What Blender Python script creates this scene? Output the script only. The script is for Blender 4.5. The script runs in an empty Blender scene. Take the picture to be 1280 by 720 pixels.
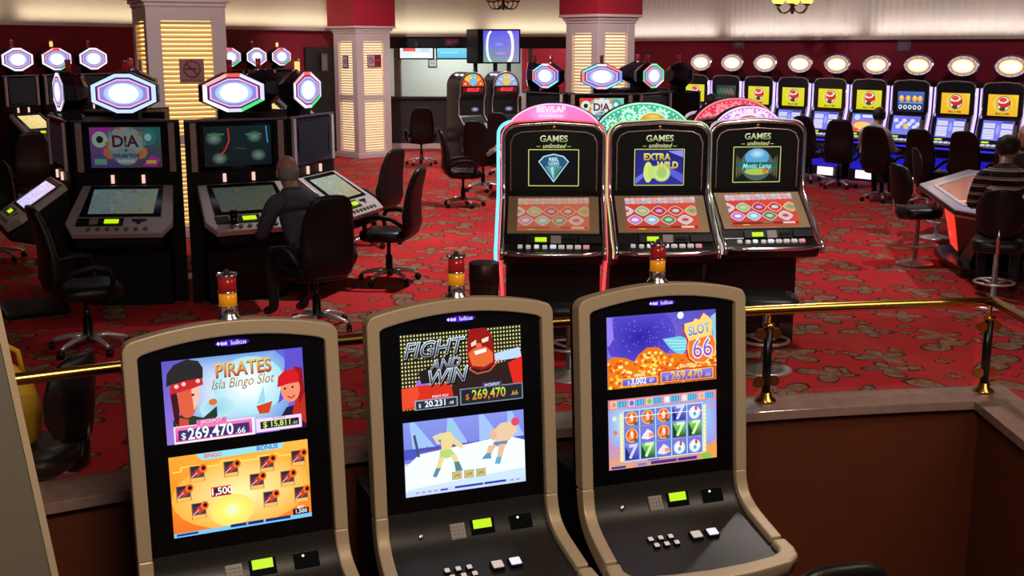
import bpy, bmesh, math, random
from math import sin, cos, pi, radians, tan, atan2, sqrt
from mathutils import Matrix, Vector
random.seed(7)
SC = bpy.context.scene
COL = SC.collection
# ------------------------------------------------------------------ camera
F_PX = 1450.0
TH = radians(11.73)
CH = 2.3
cam_d = bpy.data.cameras.new('camera')
cam_d.sensor_width = 36.0
cam_d.lens = 36.0 * F_PX / 1280.0
cam_d.clip_start = 0.05
cam_d.clip_end = 200
cam = bpy.data.objects.new('camera', cam_d)
COL.objects.link(cam)
cam.location = (0, 0, CH)
cam.rotation_euler = (pi / 2 - TH, 0, 0)
SC.camera = cam


def ray(px, py):
    a = (px - 640) / F_PX
    b = (360 - py) / F_PX
    return a, cos(TH) + sin(TH) * b, -sin(TH) + cos(TH) * b


def at_z(px, py, z=0.0):
    d = ray(px, py)
    t = (z - CH) / d[2]
    return Vector((d[0] * t, d[1] * t, z))


def at_y(px, py, Y):
    d = ray(px, py)
    t = Y / d[1]
    return Vector((d[0] * t, Y, CH + d[2] * t))


# ------------------------------------------------------------------ materials
def lin(c):
    c = c / 255.0
    return c / 12.92 if c <= 0.04045 else ((c + 0.055) / 1.055) ** 2.4


def rgb(r, g, b):
    return (lin(r), lin(g), lin(b), 1.0)


MATS = {}


def mat(name, col, rough=0.5, metal=0.0, var=0.12, scale=25.0, bump=0.0, emit=None, es=0.0, coat=0.0, spec=0.5, stretch=None):
    m = bpy.data.materials.new(name)
    m.use_nodes = True
    nt = m.node_tree
    p = nt.nodes['Principled BSDF']
    p.inputs['Roughness'].default_value = rough
    p.inputs['Metallic'].default_value = metal
    p.inputs['Specular IOR Level'].default_value = spec
    p.inputs['Coat Weight'].default_value = coat
    tc = nt.nodes.new('ShaderNodeTexCoord')
    no = nt.nodes.new('ShaderNodeTexNoise')
    no.inputs['Scale'].default_value = scale
    no.inputs['Detail'].default_value = 3
    if stretch:
        mp = nt.nodes.new('ShaderNodeMapping')
        mp.inputs['Scale'].default_value = stretch
        nt.links.new(tc.outputs['Object'], mp.inputs['Vector'])
        nt.links.new(mp.outputs['Vector'], no.inputs['Vector'])
    else:
        nt.links.new(tc.outputs['Object'], no.inputs['Vector'])
    mx = nt.nodes.new('ShaderNodeMix')
    mx.data_type = 'RGBA'
    c = col
    mx.inputs['A'].default_value = (c[0] * (1 - var), c[1] * (1 - var), c[2] * (1 - var), 1)
    mx.inputs['B'].default_value = (min(1, c[0] * (1 + var)), min(1, c[1] * (1 + var)), min(1, c[2] * (1 + var)), 1)
    nt.links.new(no.outputs['Fac'], mx.inputs['Factor'])
    nt.links.new(mx.outputs['Result'], p.inputs['Base Color'])
    if bump:
        bp = nt.nodes.new('ShaderNodeBump')
        bp.inputs['Strength'].default_value = bump
        bp.inputs['Distance'].default_value = 0.01
        nt.links.new(no.outputs['Fac'], bp.inputs['Height'])
        nt.links.new(bp.outputs['Normal'], p.inputs['Normal'])
    if emit is not None:
        p.inputs['Emission Color'].default_value = emit
        p.inputs['Emission Strength'].default_value = es
    MATS[name] = m
    return m


def glow(name, col, strength):
    m = bpy.data.materials.new(name)
    m.use_nodes = True
    nt = m.node_tree
    p = nt.nodes['Principled BSDF']
    p.inputs['Base Color'].default_value = (0.05, 0.05, 0.05, 1)
    p.inputs['Roughness'].default_value = 0.25
    p.inputs['Emission Color'].default_value = col
    p.inputs['Emission Strength'].default_value = strength
    return m


def screen_mat(name, strength):
    """lit display: shows the colours of its picture attribute"""
    m = bpy.data.materials.new(name)
    m.use_nodes = True
    nt = m.node_tree
    p = nt.nodes['Principled BSDF']
    p.inputs['Base Color'].default_value = (0.004, 0.004, 0.005, 1)
    p.inputs['Roughness'].default_value = 0.3
    p.inputs['Specular IOR Level'].default_value = 0.3
    at = nt.nodes.new('ShaderNodeAttribute')
    at.attribute_name = 'Col'
    nt.links.new(at.outputs['Color'], p.inputs['Emission Color'])
    p.inputs['Emission Strength'].default_value = strength
    return m


black = mat('black_gloss', (0.006, 0.006, 0.008, 1), 0.28, spec=0.4)
black_satin = mat('black_satin', (0.004, 0.004, 0.005, 1), 0.5, spec=0.22)
black_glass = mat('black_glass', (0.003, 0.003, 0.004, 1), 0.12, spec=0.4)
leather = mat('black_leather', (0.006, 0.006, 0.007, 1), 0.40, bump=0.15, scale=120, spec=0.40)
fabric_dark = mat('black_cloth', (0.01, 0.01, 0.011, 1), 0.9, bump=0.2, scale=200, spec=0.2)
chair_chrome = mat('chair_chrome', (0.8, 0.8, 0.84, 1), 0.3, 0.65, var=0.03)
chrome = mat('chrome', (0.82, 0.82, 0.86, 1), 0.2, 1.0, var=0.03)
brass = mat('brass', (0.72, 0.42, 0.10, 1), 0.22, 1.0, var=0.08)
tan = mat('tan_paint', (0.50, 0.385, 0.255, 1), 0.42, 0.2, var=0.05, scale=60, spec=0.5)
silver = mat('silver_paint', (0.55, 0.50, 0.52, 1), 0.35, 0.3, var=0.06)
pinksilver = mat('rose_silver', (0.50, 0.38, 0.36, 1), 0.3, 0.4, var=0.06)
grey = mat('grey_plastic', (0.30, 0.26, 0.25, 1), 0.5, var=0.08)
white_plastic = mat('white_plastic', (0.72, 0.68, 0.65, 1), 0.35, var=0.04)
red_lens = mat('red_lens', (0.30, 0.008, 0.012, 1), 0.15, emit=(0.5, 0.02, 0.02, 1), es=0.15)
amber_lens = mat('amber_lens', (0.75, 0.28, 0.01, 1), 0.15, emit=(0.9, 0.3, 0.01, 1), es=0.25)
dark_metal = mat('dark_metal', (0.03, 0.03, 0.035, 1), 0.35, 0.6)
bronze = mat('old_bronze', (0.05, 0.025, 0.02, 1), 0.4, 0.7)
copper_panel = mat('copper_panel', (0.40, 0.27, 0.155, 1), 0.3, 0.25, var=0.15, scale=8)
skin_m = mat('skin', (0.42, 0.22, 0.15, 1), 0.5, var=0.1, scale=15)
hair_dark = mat('dark_hair', (0.012, 0.01, 0.01, 1), 0.6, var=0.3, scale=90, bump=0.4)
hair_white = mat('white_hair', (0.26, 0.24, 0.235, 1), 0.7, var=0.2, scale=90, bump=0.4)
shirt_grey = mat('grey_shirt', (0.05, 0.052, 0.08, 1), 0.8, var=0.12, bump=0.2, scale=60)
trouser_dark = mat('dark_trousers', (0.015, 0.015, 0.02, 1), 0.85, bump=0.2, scale=80)
shoe_m = mat('dark_shoes', (0.01, 0.01, 0.01, 1), 0.4)
shirt_white = mat('pale_shirt', (0.5, 0.46, 0.43, 1), 0.8, bump=0.2, scale=60)
paint_white = mat('white_wood_paint', (0.70, 0.58, 0.57, 1), 0.55, var=0.05, bump=0.05)
cream_slat = mat('cream_slats', (0.80, 0.62, 0.40, 1), 0.55, var=0.06)
red_paint = mat('crimson_paint', (0.42, 0.012, 0.03, 1), 0.6, var=0.08, scale=6)
wall_red = mat('dark_red_wall', (0.30, 0.012, 0.036, 1), 0.7, var=0.15, scale=4)
wall_dark = mat('dark_brown_wall', (0.022, 0.017, 0.020, 1), 0.6, var=0.15, scale=5)
wall_pale = mat('pale_wall', (0.46, 0.52, 0.49, 1), 0.8, var=0.04, scale=5)
wood_brown = mat('brown_panel', (0.115, 0.026, 0.009, 1), 0.5, var=0.2, scale=5, stretch=(1, 1, 14), bump=0.03)
ledge_m = mat('stone_ledge', (0.30, 0.19, 0.165, 1), 0.14, var=0.3, scale=14, bump=0.03)
SCR = screen_mat('screen_bright', 1.0)
SCR_MID = screen_mat('screen_mid', 0.55)
SCR_HOT = screen_mat('screen_hot', 2.2)
lcd_green = glow('lcd_green', rgb(190, 235, 0), 1.0)
hot_white = glow('lamp_white', (1, 1, 1, 1), 3.0)


# ------------------------------------------------------------------ mesh builder
class B:
    def __init__(self):
        self.v = []
        self.f = []
        self.mi = []
        self.s = []

    def add(self, verts, faces, mi=0, smooth=False, M=None):
        b = len(self.v)
        for p in verts:
            p = Vector(p)
            self.v.append(M @ p if M is not None else p)
        for f in faces:
            self.f.append([b + i for i in f])
            self.mi.append(mi)
            self.s.append(smooth)
        return self

    def box(self, c, s, mi=0, M=None, rz=0.0, rx=0.0):
        x, y, z = s[0] / 2, s[1] / 2, s[2] / 2
        R = Matrix.Rotation(rz, 4, 'Z') @ Matrix.Rotation(rx, 4, 'X')
        vs = [Vector(c) + R @ Vector(p) for p in ((-x, -y, -z), (x, -y, -z), (x, y, -z), (-x, y, -z), (-x, -y, z), (x, -y, z), (x, y, z), (-x, y, z))]
        return self.add(vs, [(3, 2, 1, 0), (4, 5, 6, 7), (0, 1, 5, 4), (1, 2, 6, 5), (2, 3, 7, 6), (3, 0, 4, 7)], mi, M=M)

    def prism(self, pts, plane, a0, a1, mi=0, M=None, smooth=False):
        def P(p, a):
            if plane == 'xz':
                return (p[0], a, p[1])
            if plane == 'yz':
                return (a, p[0], p[1])
            return (p[0], p[1], a)
        n = len(pts)
        vs = [P(p, a0) for p in pts] + [P(p, a1) for p in pts]
        self.add(vs, [list(range(n))[::-1], [n + i for i in range(n)]], mi, M=M)
        b = len(self.v) - 2 * n
        for i in range(n):
            j = (i + 1) % n
            self.f.append([b + i, b + j, b + n + j, b + n + i])
            self.mi.append(mi)
            self.s.append(smooth)
        return self

    def loft(self, rings, closed=True, caps=True, mi=0, smooth=True, M=None, loop=False):
        n = len(rings[0])
        vs = [p for r in rings for p in r]
        fs = []
        R = len(rings)
        for i in range(R if loop else R - 1):
            k = (i + 1) % R
            for j in range(n if closed else n - 1):
                j2 = (j + 1) % n
                fs.append((i * n + j, i * n + j2, k * n + j2, k * n + j))
        nf = len(self.s) + len(fs)
        if caps and not loop:
            fs.append(list(range(n))[::-1])
            fs.append([(R - 1) * n + j for j in range(n)])
        self.add(vs, fs, mi, smooth, M)
        if caps == 'flat' or smooth:
            for k in range(nf, len(self.s)):
                self.s[k] = False
        return self

    def tube(self, path, r, seg=8, closed=False, mi=0, M=None, flat=1.0):
        pts = [Vector(p) for p in path]
        n = len(pts)
        rings = []
        prev = None
        for i, p in enumerate(pts):
            if closed:
                t = pts[(i + 1) % n] - pts[i - 1]
            else:
                t = pts[min(i + 1, n - 1)] - pts[max(i - 1, 0)]
            if t.length < 1e-9:
                t = Vector((0, 0, 1))
            t.normalize()
            if prev is None:
                up = Vector((0, 0, 1)) if abs(t.z) < 0.9 else Vector((1, 0, 0))
                nx = t.cross(up).normalized()
            else:
                nx = (prev - t * prev.dot(t))
                nx = nx.normalized() if nx.length > 1e-6 else t.orthogonal().normalized()
            prev = nx
            ny = t.cross(nx)
            rr = r[i] if isinstance(r, (list, tuple)) else r
            rings.append([p + nx * (rr * cos(2 * pi * k / seg)) + ny * (rr * flat * sin(2 * pi * k / seg)) for k in range(seg)])
        return self.loft(rings, True, not closed, mi, True, M, loop=closed)

    def lathe(self, prof, c=(0, 0, 0), seg=20, mi=0, M=None, axis='z', smooth=True):
        rings = []
        for (r, z) in prof:
            ring = []
            for k in range(seg):
                a = 2 * pi * k / seg
                if axis == 'z':
                    q = (c[0] + r * cos(a), c[1] + r * sin(a), c[2] + z)
                elif axis == 'y':
                    q = (c[0] + r * cos(a), c[1] + z, c[2] + r * sin(a))
                else:
                    q = (c[0] + z, c[1] + r * cos(a), c[2] + r * sin(a))
                ring.append(q)
            rings.append(ring)
        return self.loft(rings, True, True, mi, smooth, M)

    def ball(self, c, rx, ry=None, rz=None, seg=14, rings=8, mi=0, M=None):
        ry = ry or rx
        rz = rz or rx
        rs = []
        for i in range(rings + 1):
            a = -pi / 2 + pi * i / rings
            q = max(cos(a), 0.02)
            rs.append([(c[0] + rx * q * cos(2 * pi * k / seg), c[1] + ry * q * sin(2 * pi * k / seg), c[2] + rz * sin(a)) for k in range(seg)])
        return self.loft(rs, True, True, mi, True, M)

    def band(self, outer, inner, y0, y1, mi=0, M=None, closed=False):
        """flat frame between two outlines in the x-z plane, from y0 to y1"""
        n = len(outer)
        vs = [(p[0], y0, p[1]) for p in outer] + [(p[0], y0, p[1]) for p in inner] + [(p[0], y1, p[1]) for p in outer] + [(p[0], y1, p[1]) for p in inner]
        fs = []
        for i in range(n if closed else n - 1):
            j = (i + 1) % n
            fs += [(i, n + i, n + j, j), (2 * n + i, 2 * n + j, 3 * n + j, 3 * n + i), (i, j, 2 * n + j, 2 * n + i), (n + i, 3 * n + i, 3 * n + j, n + j)]
        if not closed:
            fs += [(0, 2 * n, 3 * n, n), (n - 1, 2 * n - 1, 4 * n - 1, 3 * n - 1)]
        return self.add(vs, fs, mi, False, M)


def link(name, me, parent=None):
    o = bpy.data.objects.new(name, me)
    COL.objects.link(o)
    if parent is not None:
        o.parent = parent
    return o


def obj(name, b, mats, parent=None, bevel=0.0, sub=0, seg=2):
    me = bpy.data.meshes.new(name)
    me.from_pydata([tuple(p) for p in b.v], [], b.f)
    if not isinstance(mats, (list, tuple)):
        mats = [mats]
    for m in mats:
        me.materials.append(m)
    for p, mi, s in zip(me.polygons, b.mi, b.s):
        p.material_index = mi
        p.use_smooth = s
    bm = bmesh.new()
    bm.from_mesh(me)
    bmesh.ops.recalc_face_normals(bm, faces=bm.faces)
    bm.to_mesh(me)
    bm.free()
    o = link(name, me, parent)
    if bevel:
        md = o.modifiers.new('bevel', 'BEVEL')
        md.width = bevel
        md.segments = seg
        md.limit_method = 'ANGLE'
        md.angle_limit = radians(35)
    if sub:
        md = o.modifiers.new('sub', 'SUBSURF')
        md.levels = sub
        md.render_levels = sub
    return o


def tag(o, label=None, cat=None, group=None, kind=None):
    if label:
        o['label'] = label
    if cat:
        o['category'] = cat
    if group:
        o['group'] = group
    if kind:
        o['kind'] = kind
    return o


def thing(name, label, cat, loc=(0, 0, 0), rz=0.0, group=None):
    o = bpy.data.objects.new(name, None)
    o.empty_display_size = 0.1
    COL.objects.link(o)
    o.location = loc
    o.rotation_euler = (0, 0, rz)
    return tag(o, label, cat, group)


def struct(name, b, mats, bevel=0.0):
    return tag(obj(name, b, mats, None, bevel), kind='structure')


def copy_tree(o, parent=None):
    c = o.copy()
    COL.objects.link(c)
    if parent is not None:
        c.parent = parent
        c.matrix_parent_inverse = o.matrix_parent_inverse
    for ch in list(o.children):
        copy_tree(ch, c)
    return c


def dup(root, loc, rz, label, group=None):
    c = copy_tree(root)
    c.location = loc
    c.rotation_euler = (0, 0, rz)
    c['label'] = label
    if group:
        c['group'] = group
    return c


# ------------------------------------------------------------------ text and display pictures
_tc = {}


def text_geo(s, size=1.0, align='CENTER', shear=0.0, bold=0.0, spacing=1.0):
    key = (s, align, shear, bold, spacing)
    if key not in _tc:
        cu = bpy.data.curves.new('t', 'FONT')
        cu.body = s
        cu.size = 1.0
        cu.align_x = align
        cu.align_y = 'CENTER'
        cu.shear = shear
        cu.offset = bold
        cu.space_character = spacing
        cu.resolution_u = 3
        to = bpy.data.objects.new('t', cu)
        COL.objects.link(to)
        bpy.context.view_layer.update()
        me = bpy.data.meshes.new_from_object(to.evaluated_get(bpy.context.evaluated_depsgraph_get()))
        vs = [(v.co.x, v.co.y) for v in me.vertices]
        fs = [list(p.vertices) for p in me.polygons]
        bpy.data.objects.remove(to)
        bpy.data.curves.remove(cu)
        bpy.data.meshes.remove(me)
        _tc[key] = (vs, fs)
    vs, fs = _tc[key]
    return [(x * size, y * size) for x, y in vs], fs


class Art:
    """a picture made of flat coloured shapes; x right, y up, centred; becomes one mesh facing -Y"""

    def __init__(self, w, h, step=0.0004):
        self.w, self.h, self.step = w, h, step
        self.v = []
        self.f = []
        self.c = []
        self.z = 0.0
        self.lv = []

    def _add(self, vs, fs, cols):
        xs, ys = [p[0] for p in vs], [p[1] for p in vs]
        bb = (min(xs), min(ys), max(xs), max(ys))
        k = 1 + max([q[4] for q in self.lv if q[0] < bb[2] and q[2] > bb[0] and q[1] < bb[3] and q[3] > bb[1]], default=0)
        self.lv.append(bb + (k,))
        z = k * self.step
        b = len(self.v)
        for x, y in vs:
            self.v.append((x, -z, y))
        for f in fs:
            self.f.append([b + i for i in f])
            self.c.append([cols[i] for i in f])

    @staticmethod
    def C(c):
        return (lin(c[0]), lin(c[1]), lin(c[2]), 1.0)

    def clip(self, pts):
        w, h = self.w / 2, self.h / 2
        return [(max(-w, min(w, x)), max(-h, min(h, y))) for x, y in pts]

    def poly(self, pts, c):
        pts = self.clip(pts)
        self._add(pts, [list(range(len(pts)))], [self.C(c)] * len(pts))
        return self

    def rect(self, x0, y0, x1, y1, c, c2=None):
        """c at the bottom, c2 at the top"""
        pts = self.clip([(x0, y0), (x1, y0), (x1, y1), (x0, y1)])
        a, b = self.C(c), self.C(c2 or c)
        self._add(pts, [(0, 1, 2, 3)], [a, a, b, b])
        return self

    def bg(self, c, c2=None):
        return self.rect(-self.w / 2, -self.h / 2, self.w / 2, self.h / 2, c, c2)

    def corners(self, cbl, cbr, ctr, ctl):
        w, h = self.w / 2, self.h / 2
        self._add([(-w, -h), (w, -h), (w, h), (-w, h)], [(0, 1, 2, 3)], [self.C(cbl), self.C(cbr), self.C(ctr), self.C(ctl)])
        return self

    def ell(self, x, y, rx, ry, c, n=20, rot=0.0, a0=0.0, a1=2 * pi):
        full = abs(a1 - a0 - 2 * pi) < 1e-6
        pts = []
        for k in range(n if full else n + 1):
            a = a0 + (a1 - a0) * k / n
            u, v = rx * cos(a), ry * sin(a)
            pts.append((x + u * cos(rot) - v * sin(rot), y + u * sin(rot) + v * cos(rot)))
        return self.poly(pts, c)

    def glow(self, x, y, rx, ry, c_in, c_out, n=24):
        pts = [(x, y)] + [(x + rx * cos(2 * pi * k / n), y + ry * sin(2 * pi * k / n)) for k in range(n)]
        pts = self.clip(pts)
        cols = [self.C(c_in)] + [self.C(c_out)] * n
        self._add(pts, [(0, 1 + k, 1 + (k + 1) % n) for k in range(n)], cols)
        return self

    def line(self, pts, wd, c):
        for (x0, y0), (x1, y1) in zip(pts[:-1], pts[1:]):
            L = math.hypot(x1 - x0, y1 - y0) or 1e-6
            nx, ny = -(y1 - y0) / L * wd / 2, (x1 - x0) / L * wd / 2
            self.z -= self.step * 0.9
            self.poly([(x0 + nx, y0 + ny), (x1 + nx, y1 + ny), (x1 - nx, y1 - ny), (x0 - nx, y0 - ny)], c)
        self.z += self.step
        return self

    def frame(self, x0, y0, x1, y1, wd, c):
        return self.line([(x0, y0), (x1, y0), (x1, y1), (x0, y1), (x0, y0)], wd, c)

    def ringe(self, x, y, rx, ry, wd, c, n=24):
        o = [(x + rx * cos(2 * pi * k / n), y + ry * sin(2 * pi * k / n)) for k in range(n)]
        return self.line(o + [o[0]], wd, c)

    def star(self, x, y, r, c, n=10, q=0.7):
        pts = []
        for k in range(2 * n):
            rr = r if k % 2 == 0 else r * q
            pts.append((x + rr * cos(pi * k / n), y + rr * sin(pi * k / n)))
        return self.poly(pts, c)

    def text(self, s, x, y, size, c, c2=None, shear=0.0, bold=0.0, rot=0.0, align='CENTER', sx=1.0, spacing=1.0):
        vs, fs = text_geo(s, size, align, shear, bold, spacing)
        ys = [p[1] for p in vs] or [0]
        lo, hi = min(ys), max(ys)
        a, b = self.C(c), self.C(c2 or c)
        cols = []
        pts = []
        for u, v in vs:
            t = (v - lo) / ((hi - lo) or 1)
            cols.append(tuple(a[i] * (1 - t) + b[i] * t for i in range(4)))
            u *= sx
            pts.append((x + u * cos(rot) - v * sin(rot), y + u * sin(rot) + v * cos(rot)))
        self._add(pts, fs, cols)
        return self

    def mesh(self, name, m):
        me = bpy.data.meshes.new(name)
        me.from_pydata(self.v, [], self.f)
        me.materials.append(m)
        ca = me.color_attributes.new('Col', 'FLOAT_COLOR', 'CORNER')
        i = 0
        for cols in self.c:
            for c in cols:
                ca.data[i].color = c
                i += 1
        return me

    def obj(self, name, m, parent, M):
        o = link(name, self.mesh(name, m), parent)
        o.matrix_local = M
        return o


def T(x, y, z):
    return Matrix.Translation((x, y, z))


def RX(d):
    return Matrix.Rotation(radians(d), 4, 'X')


def RY(d):
    return Matrix.Rotation(radians(d), 4, 'Y')


def RZ(d):
    return Matrix.Rotation(radians(d), 4, 'Z')
# ================================================================== the setting
def V2(x, y):
    return Vector((x, y))


def catmull(pts, n=8):
    out = []
    P = [Vector(p) for p in pts]
    for i in range(len(P) - 1):
        p0, p1, p2, p3 = P[max(i - 1, 0)], P[i], P[i + 1], P[min(i + 2, len(P) - 1)]
        for k in range(n):
            t = k / n
            out.append(0.5 * ((2 * p1) + (p2 - p0) * t + (2 * p0 - 5 * p1 + 4 * p2 - p3) * t * t + (3 * p1 - p0 - 3 * p2 + p3) * t ** 3))
    out.append(P[-1])
    return out


# ---- carpet
def carpet_material():
    m = bpy.data.materials.new('patterned_carpet')
    m.use_nodes = True
    nt = m.node_tree
    N = nt.nodes.new
    L = nt.links.new
    p = nt.nodes['Principled BSDF']
    p.inputs['Roughness'].default_value = 0.95
    p.inputs['Specular IOR Level'].default_value = 0.1

    def math_(op, a, b=None, c=None):
        n = N('ShaderNodeMath')
        n.operation = op
        for i, q in enumerate((a, b, c)):
            if q is None:
                continue
            if isinstance(q, (int, float)):
                n.inputs[i].default_value = q
            else:
                L(q, n.inputs[i])
        return n.outputs[0]

    def mixc(f, a, b):
        n = N('ShaderNodeMix')
        n.data_type = 'RGBA'
        for key, q in (('Factor', f), ('A', a), ('B', b)):
            if isinstance(q, (int, float, tuple)):
                n.inputs[key].default_value = q
            else:
                L(q, n.inputs[key])
        return n.outputs['Result']
    tc = N('ShaderNodeTexCoord')
    base = None

    def layer(scale, offs, rnd, size):
        mp = N('ShaderNodeMapping')
        mp.inputs['Location'].default_value = offs
        mp.inputs['Scale'].default_value = (scale, scale, 0)
        L(tc.outputs['Object'], mp.inputs['Vector'])
        vo = N('ShaderNodeTexVoronoi')
        vo.voronoi_dimensions = '2D'
        vo.inputs['Scale'].default_value = 1.0
        vo.inputs['Randomness'].default_value = rnd
        L(mp.outputs['Vector'], vo.inputs['Vector'])
        sub = N('ShaderNodeVectorMath')
        sub.operation = 'SUBTRACT'
        L(mp.outputs['Vector'], sub.inputs[0])
        L(vo.outputs['Position'], sub.inputs[1])
        sc_ = N('ShaderNodeSeparateColor')
        L(vo.outputs['Color'], sc_.inputs[0])
        ang = math_('MULTIPLY', sc_.outputs[0], 6.283)
        rot = N('ShaderNodeVectorRotate')
        rot.rotation_type = 'Z_AXIS'
        L(sub.outputs[0], rot.inputs['Vector'])
        L(ang, rot.inputs['Angle'])
        nz = N('ShaderNodeTexNoise')
        nz.inputs['Scale'].default_value = 7.0
        nz.inputs['Detail'].default_value = 3
        L(mp.outputs['Vector'], nz.inputs['Vector'])
        sx = N('ShaderNodeSeparateXYZ')
        L(rot.outputs[0], sx.inputs[0])
        x, y = sx.outputs[0], sx.outputs[1]
        th = math_('ARCTAN2', y, x)
        r = math_('SQRT', math_('ADD', math_('MULTIPLY', x, x), math_('MULTIPLY', y, y)))
        r = math_('ADD', r, math_('MULTIPLY', math_('SUBTRACT', nz.outputs['Fac'], 0.5), 0.13))
        # four-winged butterfly
        wing = math_('ADD', math_('MULTIPLY', math_('POWER', math_('ABSOLUTE', math_('SINE', math_('MULTIPLY', th, 2.0))), 1.1), size * 1.05), size * 0.22)
        wing = math_('MULTIPLY', wing, math_('ADD', math_('MULTIPLY', math_('COSINE', th), 0.22), 0.95))
        # long leaf or shell
        leaf = math_('ADD', math_('MULTIPLY', math_('POWER', math_('ABSOLUTE', math_('COSINE', th)), 2.5), size * 1.1), size * 0.36)
        kind = math_('GREATER_THAN', sc_.outputs[1], 0.68)
        R = N('ShaderNodeMix')
        R.data_type = 'FLOAT'
        L(kind, R.inputs['Factor'])
        L(wing, R.inputs['A'])
        L(leaf, R.inputs['B'])
        R = R.outputs['Result']
        d = math_('SUBTRACT', r, R)
        inside = math_('LESS_THAN', d, 0.0)
        outl = math_('LESS_THAN', math_('ABSOLUTE', math_('ADD', d, 0.014)), 0.026)
        veins = math_('LESS_THAN', math_('ABSOLUTE', math_('SINE', math_('MULTIPLY', th, 6.0))), 0.10)
        mid = math_('LESS_THAN', math_('ABSOLUTE', math_('SUBTRACT', math_('MULTIPLY', r, 7.0), math_('FLOOR', math_('MULTIPLY', r, 7.0)))), 0.10)
        veins = math_('MULTIPLY', math_('MAXIMUM', veins, mid), math_('GREATER_THAN', r, 0.07))
        dark = math_('MAXIMUM', outl, math_('MULTIPLY', math_('MULTIPLY', veins, inside), 0.5))
        n2 = N('ShaderNodeTexNoise')
        n2.inputs['Scale'].default_value = 8.0
        L(mp.outputs['Vector'], n2.inputs['Vector'])
        n2f = math_('MULTIPLY_ADD', n2.outputs['Fac'], 3.0, -1.0)
        n2f = math_('MINIMUM', math_('MAXIMUM', n2f, 0.0), 1.0)
        fill = mixc(n2f, (0.36, 0.21, 0.10, 1), (0.10, 0.095, 0.095, 1))
        fill = mixc(math_('MULTIPLY', sc_.outputs[2], 0.4), fill, (0.40, 0.17, 0.12, 1))
        return inside, dark, fill
    nb = N('ShaderNodeTexNoise')
    nb.inputs['Scale'].default_value = 1.3
    L(tc.outputs['Object'], nb.inputs['Vector'])
    base = mixc(nb.outputs['Fac'], (0.42, 0.018, 0.026, 1), (0.62, 0.045, 0.045, 1))
    for args in ((1.75, (0.3, 0.1, 0), 0.75, 0.33), (2.3, (3.7, 5.2, 0), 1.0, 0.15)):
        i_, d_, f_ = layer(*args)
        base = mixc(math_('MULTIPLY', i_, 0.92), base, f_)
        base = mixc(math_('MULTIPLY', d_, 0.85), base, (0.035, 0.012, 0.012, 1))
    L(base, p.inputs['Base Color'])
    return m


carpet = carpet_material()

LEDGE = catmull([V2(-5.6, 2.5), V2(-4.5, 3.2), V2(-3.2, 3.95), V2(-2.0, 4.63), V2(-1.25, 5.03), V2(-0.765, 5.26), V2(0.2, 5.61), V2(1.22, 5.87), V2(1.9, 6.0), V2(2.61, 6.10)], 6)
CORNER = LEDGE[-1]
LEDGE = [p for p in LEDGE[:-1] if (p - CORNER).length > 0.3] + [CORNER]
BR_END = V2(2.53, 2.6)


def offset(path, d):
    out = []
    for i, p in enumerate(path):
        t = path[min(i + 1, len(path) - 1)] - path[max(i - 1, 0)]
        t.normalize()
        out.append(p + V2(-t.y, t.x) * d)
    return out


PATH = LEDGE + [V2(2.59, 5.2), V2(2.56, 4.0), BR_END]


def corner_offset(path, d):
    """offset polyline with a mitred corner at the ledge corner"""
    out = []
    for i, p in enumerate(path):
        a = (p - path[i - 1]).normalized() if i > 0 else (path[1] - p).normalized()
        c = (path[i + 1] - p).normalized() if i < len(path) - 1 else a
        n1, n2 = V2(-a.y, a.x), V2(-c.y, c.x)
        n = (n1 + n2).normalized()
        out.append(p + n * (d / max(0.4, n.dot(n1))))
    return out


def strip_solid(path, w0, w1, z0, z1):
    b = B()
    A, Cc = corner_offset(path, w0), corner_offset(path, w1)
    rings = [[(p.x, p.y, z0), (q.x, q.y, z0), (q.x, q.y, z1), (p.x, p.y, z1)] for p, q in zip(A, Cc)]
    return b.loft(rings, True, True, 0, False)


# upper carpeted floor (a slab that starts at the parapet)
fp = [(p.x, p.y) for p in corner_offset(PATH, 0.02)] + [(17, 2.6), (17, 33), (-20, 33), (-20, 2.5)]
b = B()
b.prism(fp, 'xy', -0.12, 0.0)
struct('floor', b, carpet)
b = B()
b.box((0, 2.0, -0.67), (18, 11, 0.1))
struct('floor_lower', b, mat('dark_red_lower_carpet', (0.10, 0.02, 0.02, 1), 0.95, scale=10))
struct('wall_parapet', strip_solid(PATH, -0.085, 0.085, -0.62, 0.402), wood_brown)
struct('trim_1', strip_solid(PATH, -0.135, 0.135, 0.40, 0.45), ledge_m, bevel=0.004)
b = B()
b.box((-1.5, 18, 4.0), (37, 31, 0.1))
struct('ceiling', b, mat('ceiling_paint', (0.25, 0.22, 0.22, 1), 0.8))


# ---- perimeter walls
def pleat_material(name, col):
    m = mat(name, col, 0.75, var=0.05, scale=3)
    nt = m.node_tree
    tc = nt.nodes.new('ShaderNodeTexCoord')
    wv = nt.nodes.new('ShaderNodeTexWave')
    wv.wave_type = 'BANDS'
    wv.bands_direction = 'X'
    wv.inputs['Scale'].default_value = 2.2
    wv.inputs['Distortion'].default_value = 1.2
    wv.inputs['Detail'].default_value = 2
    bp = nt.nodes.new('ShaderNodeBump')
    bp.inputs['Strength'].default_value = 0.35
    bp.inputs['Distance'].default_value = 0.05
    nt.links.new(tc.outputs['Object'], wv.inputs['Vector'])
    nt.links.new(wv.outputs['Fac'], bp.inputs['Height'])
    nt.links.new(bp.outputs['Normal'], nt.nodes['Principled BSDF'].inputs['Normal'])
    return m


pleat = pleat_material('pleated_white_wall', (0.58, 0.52, 0.46, 1))
plain_white = mat('cream_wall', (0.60, 0.55, 0.47, 1), 0.8, var=0.04, scale=4)


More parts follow.
